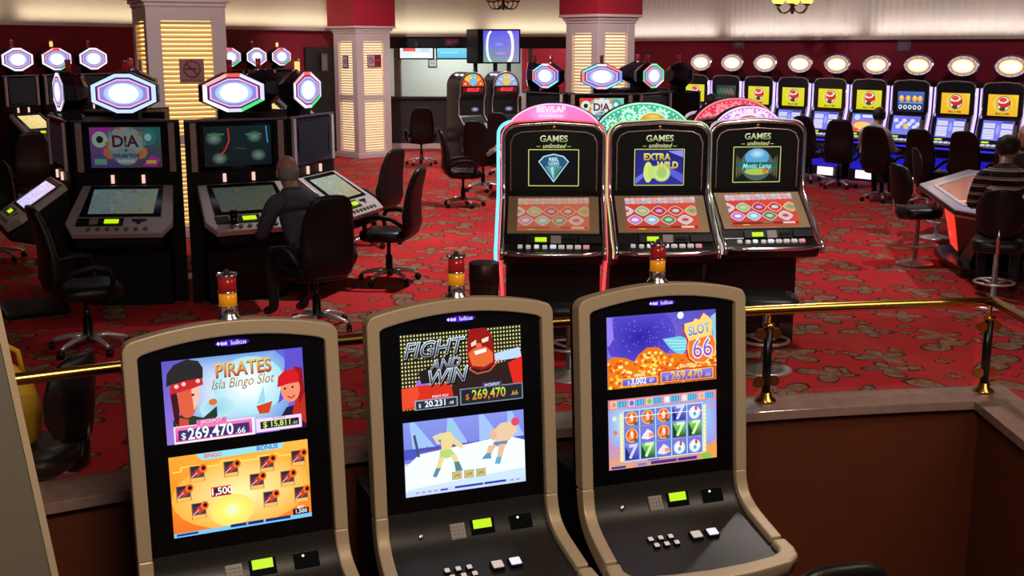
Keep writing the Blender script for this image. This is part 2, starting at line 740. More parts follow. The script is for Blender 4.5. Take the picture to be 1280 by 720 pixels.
def wall(name, p0, p1, z0, z1, th, m, off=0.0):
    """wall from p0 to p1; its room side is on the right of the direction p0->p1"""
    p0, p1 = V2(*p0), V2(*p1)
    d = (p1 - p0)
    ln = d.length
    a = atan2(d.y, d.x)
    b = B()
    b.box((ln / 2, th / 2 + off, (z0 + z1) / 2), (ln, th, z1 - z0))
    o = struct(name, b, m)
    o.location = (p0.x, p0.y, 0)
    o.rotation_euler = (0, 0, a)
    return o


U = V2(0.475, 0.880)
NL = V2(0.880, -0.475)
AL = atan2(0.880, 0.475)
W = V2(0.616, -0.788)
PL = V2(-8.10, 18.27)


def left_at(s):
    q = PL + U * s
    return (q.x, q.y)


PR = V2(4.42, 23.95)


def right_at(s):
    q = PR + W * s
    return (q.x, q.y)


ZL, ZB, ZR = 2.67, 2.56, 2.46
wall('wall_left', left_at(-14), left_at(9.0), 0, ZL, 0.12, wall_red)
wall('wall_left_upper', left_at(-14), left_at(9.0), ZL, 3.95, 0.2, plain_white, off=-0.10)
wall('trim_2', left_at(-14), left_at(9.0), ZL - 0.03, ZL + 0.02, 0.22, paint_white, off=-0.20)
wall('wall_right', right_at(-4.0), right_at(13), 0, ZR, 0.12, wall_red)
wall('wall_right_upper', right_at(-4.0), right_at(13), ZR, 3.95, 0.2, pleat, off=-0.10)
wall('trim_3', right_at(-4.0), right_at(13), ZR - 0.03, ZR + 0.02, 0.22, paint_white, off=-0.20)
# cash-desk alcove at the back
e0 = left_at(9.0)
wall('wall_alcove_side', e0, (-3.5, 27.0), 0, 3.95, 0.1, wall_dark)
wall('wall_back', (-3.55, 27.0), (2.2, 27.0), 0, 1.14, 0.25, wall_dark)
wall('wall_back_header', (-3.55, 27.0), (2.2, 27.0), 2.27, ZB, 0.25, wall_dark)
wall('wall_back_upper', (-3.55, 27.0), (2.2, 27.0), ZB, 3.95, 0.2, plain_white, off=-0.1)
wall('trim_4', (-3.55, 27.0), (2.2, 27.0), 1.14, 1.19, 0.45, dark_metal, off=-0.12)
wall('trim_5', (-3.4, 27.0), (2.2, 27.0), ZB - 0.03, ZB + 0.02, 0.2, paint_white, off=-0.18)
wall('baseboard_back', (-3.4, 26.99), (2.1, 26.99), 0.0, 0.12, 0.03, paint_white, off=-0.03)
wall('wall_office', (-5, 30.0), (0.25, 30.0), 0, 2.9, 0.1, wall_pale)
wall('wall_office_red', (0.25, 29.2), (3.2, 29.2), 0, 2.9, 0.1, red_paint)
b = B()
b.box((-1, 28.7, 2.95), (8.5, 3.1, 0.08))
struct('ceiling_office', b, wall_pale)
b = B()
b.box((-2.62, 27.1, 1.71), (0.16, 0.2, 1.14))
b.box((0.42, 27.1, 1.71), (0.10, 0.2, 1.14))
struct('trim_6', b, [mat('grey_post', (0.25, 0.23, 0.23, 1), 0.5)])
# dark door in the left wall next to the second pillar
wall('door_1', left_at(7.75), left_at(8.95), 0, 2.3, 0.06, mat('dark_door', (0.02, 0.016, 0.016, 1), 0.45), off=-0.05)


# ---- louvred pillars
def pillar(label, c, s, zcap, zmid, lit, yaw):
    t = thing('louvred_pillar', label, 'pillar', (c[0], c[1], 0), radians(yaw), 'louvred pillars of the hall')
    t['kind'] = 'structure'
    h = s / 2
    b = B()
    b.box((0, 0, zcap / 2), (s - 0.14, s - 0.14, zcap))
    obj('core', b, black_satin, t)
    b = B()
    pw = 0.17
    for sx in (-1, 1):
        for sy in (-1, 1):
            b.box((sx * (h - pw / 2), sy * (h - pw / 2), zcap / 2), (pw, pw, zcap))
    for z0, z1 in ((0, 0.14), (zmid - 0.06, zmid + 0.06), (zcap - 0.16, zcap)):
        b.box((0, 0, (z0 + z1) / 2), (s - 0.012, s - 0.012, z1 - z0))
    b.box((0, 0, 0.05), (s + 0.05, s + 0.05, 0.10))
    obj('shaft', b, paint_white, t, bevel=0.008)
    for face in range(4):
        R = Matrix.Rotation(face * pi / 2, 4, 'Z')
        for z0, z1 in ((0.14, zmid - 0.06), (zmid + 0.06, zcap - 0.16)):
            b = B()
            w = s - 2 * pw
            n = int((z1 - z0) / 0.052)
            dz = (z1 - z0) / n
            for k in range(n):
                b.box((0, -h + 0.032, z0 + (k + 0.5) * dz), (w, 0.007, dz * 0.98), M=R, rx=radians(-52))
            lp = obj('louvre_panel', b, cream_slat, t)
            b = B()
            b.box((0, -h + 0.066, (z0 + z1) / 2), (w, 0.006, z1 - z0), M=R)
            obj('light_panel', b, lit, lp)
    b = B()
    for k, (e, z0, z1) in enumerate(((0.03, zcap, zcap + 0.05), (0.09, zcap + 0.05, zcap + 0.10), (0.19, zcap + 0.10, zcap + 0.15))):
        b.box((0, 0, (z0 + z1) / 2), (s + e, s + e, z1 - z0))
    obj('capital', b, paint_white, t, bevel=0.012)
    b = B()
    b.box((0, 0, (zcap + 0.15 + 3.95) / 2), (s + 0.17, s + 0.17, 3.95 - zcap - 0.15))
    obj('red_block', b, red_paint, t)
    return t


S_1, S_C = 0.94, 0.85
C1, C2, C3 = (-4.10, 14.62), (-3.17, 25.0), (1.54, 20.7)
YAW = {C1: 27, C2: 42, C3: 37}
lit_a = glow('lamp_amber_panel', (1.0, 0.62, 0.20, 1), 2.0)
lit_b = glow('lamp_warm_panel', (1.0, 0.78, 0.52, 1), 1.6)
pillar('louvred pillar glowing amber behind the left slot carousel, with a no-smoking sign', C1, S_1, 2.77, 1.2, lit_a, 27)
pillar('whitish louvred pillar with a mid rail beside the dark door and cash desk', C2, S_C, 2.58, 1.26, lit_b, 42)
pillar('louvred pillar in the centre behind the hexagonal topper and round-topped machines', C3, S_C, 2.70, 1.2, lit_b, 37)


def on_face(c, s, face, dx, z, d=0.0):
    """world point and rotation on a pillar face; face 0 = right visible, 1 = left visible"""
    R = Matrix.Rotation(radians(YAW[c]), 4, 'Z') @ Matrix.Rotation(-face * pi / 2, 4, 'Z')
    p = R @ Vector((dx, -s / 2 - d, z))
    return Vector((c[0] + p.x, c[1] + p.y, z)), radians(YAW[c]) - face * pi / 2


def plate(name, label, cat, loc, rz, w, h, colm, draw=None, th=0.02, group=None):
    t = thing(name, label, cat, loc, rz, group)
    b = B()
    b.box((0, 0, 0), (w, th, h))
    obj('plate', b, colm, t, bevel=0.003)
    if draw:
        a = Art(w, h, 0.0006)
        draw(a)
        a.obj('print', PRINT, t, T(0, -th / 2 - 0.001, 0))
    return t


def print_material():
    m = bpy.data.materials.new('printed_sign')
    m.use_nodes = True
    nt = m.node_tree
    at = nt.nodes.new('ShaderNodeAttribute')
    at.attribute_name = 'Col'
    nt.links.new(at.outputs['Color'], nt.nodes['Principled BSDF'].inputs['Base Color'])
    nt.nodes['Principled BSDF'].inputs['Roughness'].default_value = 0.5
    return m


PRINT = print_material()
mauve = mat('mauve_sign', (0.30, 0.15, 0.16, 1), 0.5)


def nosmoke(a, ring=(120, 15, 30), tx=None):
    s = min(a.w, a.h)
    y = a.h * 0.08
    a.bg((150, 110, 112))
    a.rect(-s * 0.28, y - s * 0.03, s * 0.2, y + s * 0.03, (40, 20, 25))
    a.rect(s * 0.2, y - s * 0.03, s * 0.28, y + s * 0.03, (170, 80, 60))
    a.ringe(0, y, s * 0.34, s * 0.34, s * 0.055, ring)
    a.line([(-s * 0.24, y + s * 0.24), (s * 0.24, y - s * 0.24)], s * 0.055, ring)
    if tx:
        a.text(tx, 0, -a.h * 0.40, a.h * 0.13, (70, 25, 30))


p, r = on_face(C1, S_1, 0, 0.03, 2.02, 0.012)
plate('no_smoking_sign', 'square mauve no-smoking sign on the amber pillar', 'sign', p, r, 0.29, 0.28, mauve, lambda a: nosmoke(a, tx='NO SMOKING'))
p, r = on_face(C1, S_1, 1, 0.02, 2.03, 0.012)
plate('round_sign', 'small pale round sign on the narrow left side of the amber pillar', 'sign', p, r, 0.2, 0.24, cream_slat, lambda a: (a.bg((190, 150, 120)), a.ell(0, 0, 0.08, 0.1, (205, 190, 200)), a.ringe(0, 0.01, 0.05, 0.05, 0.012, (130, 60, 80))))
p, r = on_face(C2, S_C, 1, 0.02, 2.0, 0.012)
plate('framed_notice', 'small framed white notice on the whitish pillar', 'notice', p, r, 0.2, 0.26, dark_metal, lambda a: (a.rect(-0.085, -0.11, 0.085, 0.11, (205, 195, 220)), a.rect(-0.05, -0.05, 0.05, 0.05, (150, 140, 175))))
p, r = on_face(C2, S_C, 0, 0.0, 2.02, 0.012)
plate('no_smoking_sign', 'wide red and white no-smoking sign on the whitish pillar', 'sign', p, r, 0.34, 0.26, red_paint, lambda a: (a.bg((140, 40, 55)), a.rect(-0.165, -0.11, 0.0, 0.11, (200, 185, 195)), a.ringe(-0.085, 0.01, 0.055, 0.055, 0.014, (140, 25, 40)), a.line([(-0.12, 0.045), (-0.05, -0.025)], 0.014, (140, 25, 40)), a.rect(0.03, 0.0, 0.13, 0.03, (190, 90, 100))))


# things on the walls
def wall_spot(fn, s, d):
    q = V2(*fn(s))
    return q


def on_left(s, z, d=0.08):
    q = V2(*left_at(s)) + NL * d
    return (q.x, q.y, z), AL


def on_right(s, z, d=0.08):
    q = V2(*right_at(s)) + V2(-0.788, -0.616) * d
    return (q.x, q.y, z), radians(-52)


p, r = on_left(8.3, 1.98, 0.13)
plate('door_notice', 'tall pale notice on the dark door by the whitish pillar', 'notice', p, r, 0.17, 0.36, silver, lambda a: (a.bg((120, 108, 112)), a.rect(-0.05, -0.12, 0.05, 0.12, (140, 128, 132))))
p, r = on_left(5.2, 2.32)
plate('wall_notice', 'small pale notice on the red wall right of the amber pillar', 'notice', p, r, 0.2, 0.2, silver, lambda a: a.rect(-0.08, -0.08, 0.08, 0.08, (160, 140, 175)))


def find_s(fn, px):
    lo, hi = -4.0, 13.0
    best = min((abs(640 + F_PX * fn(lo + k * 0.02)[0] / (fn(lo + k * 0.02)[1] * cos(TH)) - px), lo + k * 0.02) for k in range(850))
    return best[1]


p, r = on_right(find_s(right_at, 925), 2.36, 0.03)
plate('grey_notice', 'small grey notice high on the red wall over the leftmost oval toppers', 'notice', p, r, 0.26, 0.17, silver, lambda a: (a.bg((110, 90, 100)), a.rect(-0.08, -0.03, 0.08, 0.03, (150, 130, 140))))
p, r = on_right(find_s(right_at, 1131), 2.33, 0.03)
plate('grey_notice', 'grey lined notice hanging under the white wall above the seventh oval topper', 'notice', p, r, 0.26, 0.2, silver, lambda a: (a.bg((128, 105, 135)), [a.rect(-0.09, y, 0.09, y + 0.018, (165, 145, 170)) for y in (-0.06, -0.02, 0.02, 0.06)]))
plate('red_sign', 'small red sign on the dark header over the cash desk window', 'sign', at_y(565, 53, 26.95), 0, 0.30, 0.17, red_paint, lambda a: (a.bg((140, 40, 70)), a.rect(-0.11, -0.035, 0.11, 0.035, (190, 90, 120))))
plate('notice_sign', 'framed notice on the pale office wall behind the cash desk', 'notice', at_y(541, 79, 29.985), 0, 0.22, 0.2, dark_metal, lambda a: (a.rect(-0.09, -0.08, 0.09, 0.08, (165, 160, 165)), a.rect(-0.06, -0.03, 0.06, 0.03, (140, 135, 145))))


# ---- displays
def monitor(name, label, loc, rz, w, h, depth, draw, m=SCR, hang=None, posts=None, rim=0.03):
    t = thing(name, label, 'television' if posts else 'monitor', loc, rz)
    b = B()
    b.box((0, depth / 2, 0), (w, depth, h))
    obj('casing', b, black_satin, t, bevel=0.012)
    a = Art(w - 2 * rim, h - 2 * rim, 0.0006)
    draw(a)
    a.obj('screen', m, t, T(0, -0.002, 0))
    if hang:
        b = B()
        b.box((0, depth * 0.6, h / 2 + hang / 2), (0.06, 0.06, hang))
        obj('hanger', b, dark_metal, t)
    for x in posts or ():
        b = B()
        zz = loc[2] - h / 2
        b.lathe([(0.045, -zz), (0.045, 0.0)], (x, depth / 2, -h / 2), 12)
        b.lathe([(0.16, -zz), (0.15, -zz + 0.03)], (x, depth / 2, -h / 2), 16)
        obj('post', b, dark_metal, t)
    return t


def tv_art(a):
    a.corners((120, 160, 140), (150, 150, 170), (110, 90, 235), (90, 80, 230))
    a.glow(-0.05, 0.04, 0.16, 0.06, (150, 150, 250), (105, 95, 232))
    a.glow(0.0, -0.14, 0.2, 0.06, (170, 150, 235), (120, 120, 190))
    for x, rx in ((-0.20, 0.09), (0.13, 0.10), (0.17, 0.07)):
        s = -1 if x < 0 else 1
        pts = [(x - s * 0.0 + s * rx * cos(u), 0.30 * sin(u)) for u in [pi * (k / 14 - 0.5) * (1 if x > 0 else 1) for k in range(15)]]
        a.line(a.clip(pts), 0.045, (250, 250, 255))


q = at_y(626.5, 58, 24.2)
monitor('television', 'television on posts showing white arcs on violet, left of the central pillar', (q.x, q.y, q.z), radians(4), 0.79, 0.69, 0.10, tv_art, SCR, posts=(-0.12, 0.16))
q = at_y(592, 58, 24.35)
monitor('television', 'dark television facing left, back to the lit one on the same spot', (q.x - 0.03, q.y, q.z), radians(-68), 0.70, 0.69, 0.10, lambda a: a.bg((5, 5, 8)), SCR, posts=(0.05,))
q = at_y(520.5, 66.5, 26.7)
monitor('hanging_monitor', 'monitor with a white and red picture hung over the cash desk', q, 0, 0.80, 0.28, 0.12, lambda a: (a.bg((225, 235, 245)), a.rect(-0.3, 0.04, -0.02, 0.12, (230, 90, 80)), a.rect(-0.1, -0.1, 0.3, 0.0, (250, 250, 255)), a.rect(0.1, 0.03, 0.3, 0.1, (190, 220, 240))), SCR, hang=0.1)
q = at_y(567, 66.5, 26.7)
monitor('hanging_monitor', 'monitor with a cyan picture hung over the cash desk beside the television', q, 0, 0.80, 0.28, 0.12, lambda a: (a.bg((90, 190, 225), (130, 215, 240)), a.rect(-0.3, 0.0, 0.1, 0.03, (160, 225, 240))), SCR, hang=0.1)


# ---- chandeliers
def chandelier(label, loc, shade_m, rad):
    t = thing('chandelier', label, 'chandelier', loc, 0.2, 'small chandeliers under the ceiling')
    b = B()
    b.lathe([(0.004, 0), (0.03, 0.035), (0.035, 0.06), (0.018, 0.085), (0.03, 0.13), (0.035, 0.18), (0.014, 0.24), (0.012, 0.5), (0.008, 3.93 - loc[2]), (0.07, 3.93 - loc[2]), (0.07, 3.95 - loc[2])], seg=12)
    obj('stem', b, bronze, t)
    for k in range(6):
        a = k * pi / 3
        R = Matrix.Rotation(a, 4, 'Z')
        b = B()
        b.tube([(0.02, 0, 0.12), (0.07, 0, 0.05), (0.14 * rad / 0.27, 0, 0.02), (rad * 0.8, 0, 0.035), (rad, 0, 0.10), (rad, 0, 0.15)], 0.010, 8, M=R)
        b.lathe([(0.01, 0.14), (0.05, 0.155), (0.055, 0.17)], (rad, 0, 0), 10, M=R)
        arm = obj('arm', b, bronze, t)
        b = B()
        b.lathe([(0.045, 0.165), (0.085, 0.20), (0.10, 0.26), (0.085, 0.33), (0.06, 0.37)], (rad, 0, 0), 14, M=R)
        obj('lamp_shade', b, shade_m, arm)
    return t


amber_glass = mat('lit_amber_glass', (0.8, 0.5, 0.1, 1), 0.3, emit=(1.0, 0.62, 0.10, 1), es=1.6)
dim_glass = mat('dim_red_glass', (0.25, 0.08, 0.04, 1), 0.3, emit=(0.30, 0.06, 0.02, 1), es=0.6)
q = at_y(990, 18, 20.0)
chandelier('lit amber chandelier in front of the white pleated wall on the right', q, amber_glass, 0.27)
q = at_y(629, 13, 22.0)
chandelier('dim dark chandelier above the television', q, dim_glass, 0.27)

# ---- brass railing on the parapet
glass = bpy.data.materials.new('clear_glass')
glass.use_nodes = True
nt = glass.node_tree
for n in list(nt.nodes):
    nt.nodes.remove(n)
out = nt.nodes.new('ShaderNodeOutputMaterial')
mx = nt.nodes.new('ShaderNodeMixShader')
tr = nt.nodes.new('ShaderNodeBsdfTransparent')
tr.inputs[0].default_value = (0.90, 0.92, 0.88, 1)
gl = nt.nodes.new('ShaderNodeBsdfGlossy')
gl.inputs['Roughness'].default_value = 0.05
gl.inputs['Color'].default_value = (0.9, 0.95, 0.9, 1)
mx.inputs[0].default_value = 0.05
nt.links.new(tr.outputs[0], mx.inputs[1])
nt.links.new(gl.outputs[0], mx.inputs[2])
nt.links.new(mx.outputs[0], out.inputs[0])

rail = thing('railing', 'curved brass railing with glass panes on the stone ledge behind the front machines', 'railing', (0, 0, 0))
b = B()
b.tube([(p.x, p.y + 0.04, 0.95) for p in LEDGE], 0.027, 12)
obj('handrail', b, brass, rail)
b = B()
b.tube([(CORNER.x, CORNER.y + 0.04, 0.95), (2.60, 5.2, 0.95), (2.57, 4.0, 0.95), (BR_END.x, BR_END.y, 0.95)], 0.027, 12)
b.ball((CORNER.x, CORNER.y + 0.04, 0.95), 0.028)
obj('handrail', b, brass, rail)


def near(path, x):
    return min(path, key=lambda p: abs(p.x - x))


dense = catmull(LEDGE, 6)
posts = [near(dense, x) for x in (-2.45, -1.25, 0.02, 1.345)] + [V2(2.585, 6.075), V2(2.565, 4.4)]
for p in posts:
    b = B()
    b.lathe([(0.024, 0.49), (0.024, 0.865)], (p.x, p.y + 0.04, 0), 14)
    po = obj('post', b, black, rail)
    b = B()
    b.lathe([(0.058, 0.45), (0.056, 0.462), (0.034, 0.478), (0.028, 0.50), (0.02, 0.505)], (p.x, p.y + 0.04, 0), 18)
    obj('base_cup', b, brass, po)
    b = B()
    b.lathe([(0.024, 0.855), (0.031, 0.86), (0.031, 0.875), (0.012, 0.88), (0.011, 0.935)], (p.x, p.y + 0.04, 0), 14)
    obj('collar', b, brass, po)
    for zz in (0.82, 0.56):
        for sx in (-1, 1):
            b = B()
            if abs(p.y - 4.4) < 0.05 and p.x > 2:
                b.lathe([(0.030, -0.006), (0.030, 0.006)], (p.x, p.y + 0.04 + sx * 0.042, zz), 12, axis='x')
            else:
                b.lathe([(0.030, -0.006), (0.030, 0.006)], (p.x + sx * 0.042, p.y + 0.04 + sx * 0.012, zz), 12, axis='y')
            obj('glass_clamp', b, brass, po)
for i in range(len(posts) - 1):
    p, q = posts[i], posts[i + 1]
    if i < 3:
        seg = [r for r in dense if p.x + 0.05 < r.x < q.x - 0.05]
    elif i == 3:
        seg = [r for r in dense if p.x + 0.05 < r.x < q.x - 0.05]
    else:
        seg = [V2(2.58, 6.0), V2(2.565, 4.46)]
    rings = []
    for k, r in enumerate(seg):
        t = (seg[min(k + 1, len(seg) - 1)] - seg[max(k - 1, 0)]).normalized()
        n = V2(-t.y, t.x) * 0.005
        rings.append([(r.x - n.x, r.y + 0.04 - n.y, 0.475), (r.x + n.x, r.y + 0.04 + n.y, 0.475), (r.x + n.x, r.y + 0.04 + n.y, 0.875), (r.x - n.x, r.y + 0.04 - n.y, 0.875)])
    b = B()
    b.loft(rings, True, True, 0, False)
    obj('glass_panel', b, glass, rail)
# ================================================================== front slot machines
class UV:
    """picture coordinates: u from the left 0..1, v from the top 0..1"""

    def __init__(self, a):
        self.a = a

    def __call__(self, u, v):
        return ((u - 0.5) * self.a.w, (0.5 - v) * self.a.h)

    def poly(self, pts, c):
        self.a.poly([self(*p) for p in pts], c)

    def line(self, pts, wd, c):
        self.a.line([self(*p) for p in pts], wd * self.a.h, c)

    def ell(self, u, v, ru, rv, c, **k):
        x, y = self(u, v)
        self.a.ell(x, y, ru * self.a.w, rv * self.a.h, c, **k)

    def glow(self, u, v, ru, rv, c, d):
        x, y = self(u, v)
        self.a.glow(x, y, ru * self.a.w, rv * self.a.h, c, d)

    def rect(self, u0, v0, u1, v1, c, c2=None):
        x0, y1 = self(u0, v0)
        x1, y0 = self(u1, v1)
        self.a.rect(x0, y0, x1, y1, c, c2)

    def frame(self, u0, v0, u1, v1, wd, c):
        x0, y1 = self(u0, v0)
        x1, y0 = self(u1, v1)
        self.a.frame(x0, y0, x1, y1, wd * self.a.h, c)

    def text(self, s, u, v, size, c, c2=None, **k):
        x, y = self(u, v)
        self.a.text(s, x, y, size * self.a.h, c, c2, **k)


def pirates_top(a):
    g = UV(a)
    a.corners((150, 120, 220), (120, 90, 215), (105, 95, 225), (95, 85, 195))
    g.glow(0.50, 0.42, 0.42, 0.62, (250, 255, 255), (110, 160, 225))
    g.glow(0.60, 0.40, 0.26, 0.36, (255, 255, 255), (165, 225, 240))
    g.glow(0.36, 0.62, 0.12, 0.14, (150, 205, 225), (185, 228, 240))
    g.poly([(0.865, 0), (1, 0), (1, 0.42), (0.80, 0.66), (0.865, 0.2)], (95, 80, 205))
    # ship
    g.poly([(0.64, 0.66), (0.76, 0.62), (0.73, 0.76), (0.66, 0.76)], (205, 70, 30))
    g.poly([(0.645, 0.64), (0.70, 0.42), (0.71, 0.63)], (150, 215, 235))
    g.poly([(0.70, 0.62), (0.735, 0.46), (0.76, 0.60)], (190, 235, 245))
    # pirate on the left
    g.poly([(0.05, 1), (0.05, 0.72), (0.12, 0.64), (0.26, 0.72), (0.36, 0.60), (0.36, 0.72), (0.27, 0.85), (0.27, 1)], (35, 60, 45))
    g.poly([(0.06, 0.95), (0.08, 0.68), (0.16, 0.72), (0.15, 0.95)], (205, 75, 55))
    g.ell(0.155, 0.50, 0.070, 0.20, (222, 95, 65))
    g.poly([(0.19, 0.36), (0.255, 0.34), (0.235, 0.52), (0.20, 0.62)], (245, 190, 170))
    g.poly([(0.045, 0.40), (0.085, 0.30), (0.10, 0.60), (0.09, 0.80), (0.06, 0.72)], (70, 20, 25))
    g.poly([(0.04, 0.40), (0.05, 0.28), (0.15, 0.25), (0.27, 0.22), (0.275, 0.32), (0.18, 0.36)], (200, 40, 45))
    g.poly([(0.02, 0.30), (0.03, 0.15), (0.08, 0.05), (0.17, 0.0), (0.25, 0.03), (0.28, 0.12), (0.275, 0.24), (0.16, 0.25), (0.06, 0.28)], (42, 38, 40))
    for u, v in ((0.09, 0.31), (0.14, 0.29), (0.24, 0.27)):
        g.ell(u, v, 0.015, 0.025, (255, 200, 190))
    g.ell(0.20, 0.43, 0.010, 0.014, (40, 25, 25))
    g.ell(0.335, 0.545, 0.03, 0.04, (225, 110, 60))
    # pirate on the right
    g.poly([(0.80, 0.86), (0.86, 0.72), (0.93, 0.70), (1, 0.62), (1, 1), (0.8, 1)], (40, 25, 60))
    g.poly([(0.90, 0.80), (0.93, 0.62), (1, 0.56), (1, 0.95)], (190, 45, 30))
    g.poly([(0.93, 0.22), (0.99, 0.25), (1, 0.55), (0.96, 0.70), (0.94, 0.5)], (150, 20, 25))
    g.ell(0.895, 0.49, 0.072, 0.17, (240, 145, 110))
    g.poly([(0.80, 0.46), (0.81, 0.33), (0.86, 0.26), (0.93, 0.25), (0.965, 0.33), (0.96, 0.42), (0.88, 0.43)], (215, 25, 35))
    g.ell(0.855, 0.485, 0.009, 0.014, (40, 25, 25))
    g.ell(0.912, 0.475, 0.009, 0.014, (40, 25, 25))
    g.line([(0.87, 0.585), (0.90, 0.61), (0.925, 0.58)], 0.014, (150, 30, 40))
    # title
    g.text('PIRATES', 0.565, 0.185, 0.235, (120, 55, 10), bold=0.03, rot=0.02, sx=0.80)
    g.text('PIRATES', 0.562, 0.175, 0.235, (205, 75, 20), (250, 200, 90), bold=0.012, rot=0.02, sx=0.80)
    g.text('Isla Bingo Slot', 0.55, 0.34, 0.17, (130, 85, 15), (190, 140, 40), shear=0.35, rot=0.02, sx=0.78)
    # jackpots
    g.rect(0.05, 0.79, 0.62, 1.0, (250, 235, 250))
    g.rect(0.06, 0.80, 0.60, 0.975, (210, 60, 130), (240, 130, 190))
    g.rect(0.08, 0.84, 0.58, 0.96, (70, 45, 110))
    g.rect(0.21, 0.74, 0.42, 0.80, (225, 110, 170))
    g.text('JACKPOT', 0.315, 0.77, 0.06, (255, 240, 250))
    g.text('$', 0.115, 0.915, 0.11, (225, 250, 250), bold=0.01)
    g.text('269,470', 0.305, 0.90, 0.19, (235, 255, 250), bold=0.02, sx=0.88)
    g.text('.66', 0.515, 0.93, 0.10, (235, 255, 250), bold=0.01)
    g.rect(0.63, 0.82, 0.965, 0.985, (245, 215, 250))
    g.rect(0.66, 0.86, 0.945, 0.95, (45, 30, 70))
    g.text('BUMPER', 0.80, 0.835, 0.045, (150, 130, 60))
    g.text('$ 15,811', 0.785, 0.905, 0.10, (200, 250, 60), bold=0.012)
    g.text('.41', 0.915, 0.92, 0.06, (200, 250, 60))


def cannon_board(a):
    g = UV(a)
    a.corners((240, 110, 30), (245, 125, 40), (252, 190, 70), (248, 165, 50))
    g.glow(0.5, 0.55, 0.5, 0.45, (255, 245, 170), (252, 180, 65))
    g.glow(0.42, 0.76, 0.16, 0.2, (255, 255, 120), (255, 225, 110))
    g.glow(0.42, 0.76, 0.06, 0.09, (225, 250, 220), (250, 250, 130))
    g.poly([(0.19, 0), (0.83, 0), (0.80, 0.07), (0.23, 0.085)], (150, 225, 240))
    g.text('BINGO', 0.31, 0.04, 0.07, (240, 60, 70), bold=0.02)
    g.text('BONUS', 0.70, 0.035, 0.08, (60, 90, 200), bold=0.02)
    g.line([(0.02, 0.19), (0.08, 0.19), (0.08, 0.14), (0.22, 0.14), (0.22, 0.17), (0.36, 0.17), (0.36, 0.13), (0.50, 0.13), (0.50, 0.16), (0.63, 0.16), (0.63, 0.13), (0.78, 0.13), (0.78, 0.16), (0.90, 0.16)], 0.016, (250, 225, 90))
    for u, v in ((0.19, 0.235), (0.087, 0.46), (0.185, 0.70), (0.43, 0.235), (0.61, 0.44), (0.69, 0.235), (0.92, 0.215), (0.835, 0.46), (0.70, 0.69), (0.93, 0.69)):
        g.rect(u - 0.052, v - 0.095, u + 0.052, v + 0.105, (205, 120, 30))
        g.rect(u - 0.046, v - 0.088, u + 0.046, v + 0.055, (70, 68, 90), (35, 35, 60))
        g.rect(u - 0.046, v + 0.055, u + 0.046, v + 0.10, (250, 190, 95))
        g.poly([(u - 0.03, v + 0.03), (u - 0.022, v - 0.02), (u + 0.03, v - 0.085), (u + 0.06, v - 0.03), (u + 0.005, v + 0.04)], (205, 65, 30))
        g.ell(u + 0.043, v - 0.055, 0.029, 0.055, (240, 110, 35), n=14)
        g.ell(u + 0.046, v - 0.057, 0.015, 0.028, (50, 10, 10), n=12)
        g.ell(u - 0.022, v + 0.012, 0.017, 0.032, (165, 30, 40), n=12)
        g.line([(u - 0.042, v + 0.045), (u, v - 0.01)], 0.012, (200, 200, 215))
    g.rect(0.28, 0.44, 0.42, 0.56, (190, 40, 40))
    g.rect(0.30, 0.46, 0.40, 0.54, (60, 25, 45))
    g.text('1,500', 0.35, 0.50, 0.12, (255, 255, 255), bold=0.02)
    g.rect(0, 0.95, 1, 1.0, (120, 200, 240))
    g.rect(0.02, 0.957, 0.17, 0.985, (40, 60, 140))
    g.rect(0.40, 0.94, 0.64, 0.978, (25, 40, 120))
    g.rect(0.655, 0.94, 0.84, 0.978, (25, 40, 120))
    g.text('0', 0.52, 0.96, 0.05, (220, 230, 255))
    g.rect(0.86, 0.87, 0.98, 0.95, (45, 25, 25))
    g.text('BET', 0.92, 0.86, 0.05, (255, 255, 255), bold=0.01)
    g.text('1,500', 0.92, 0.912, 0.07, (255, 255, 255), bold=0.01)


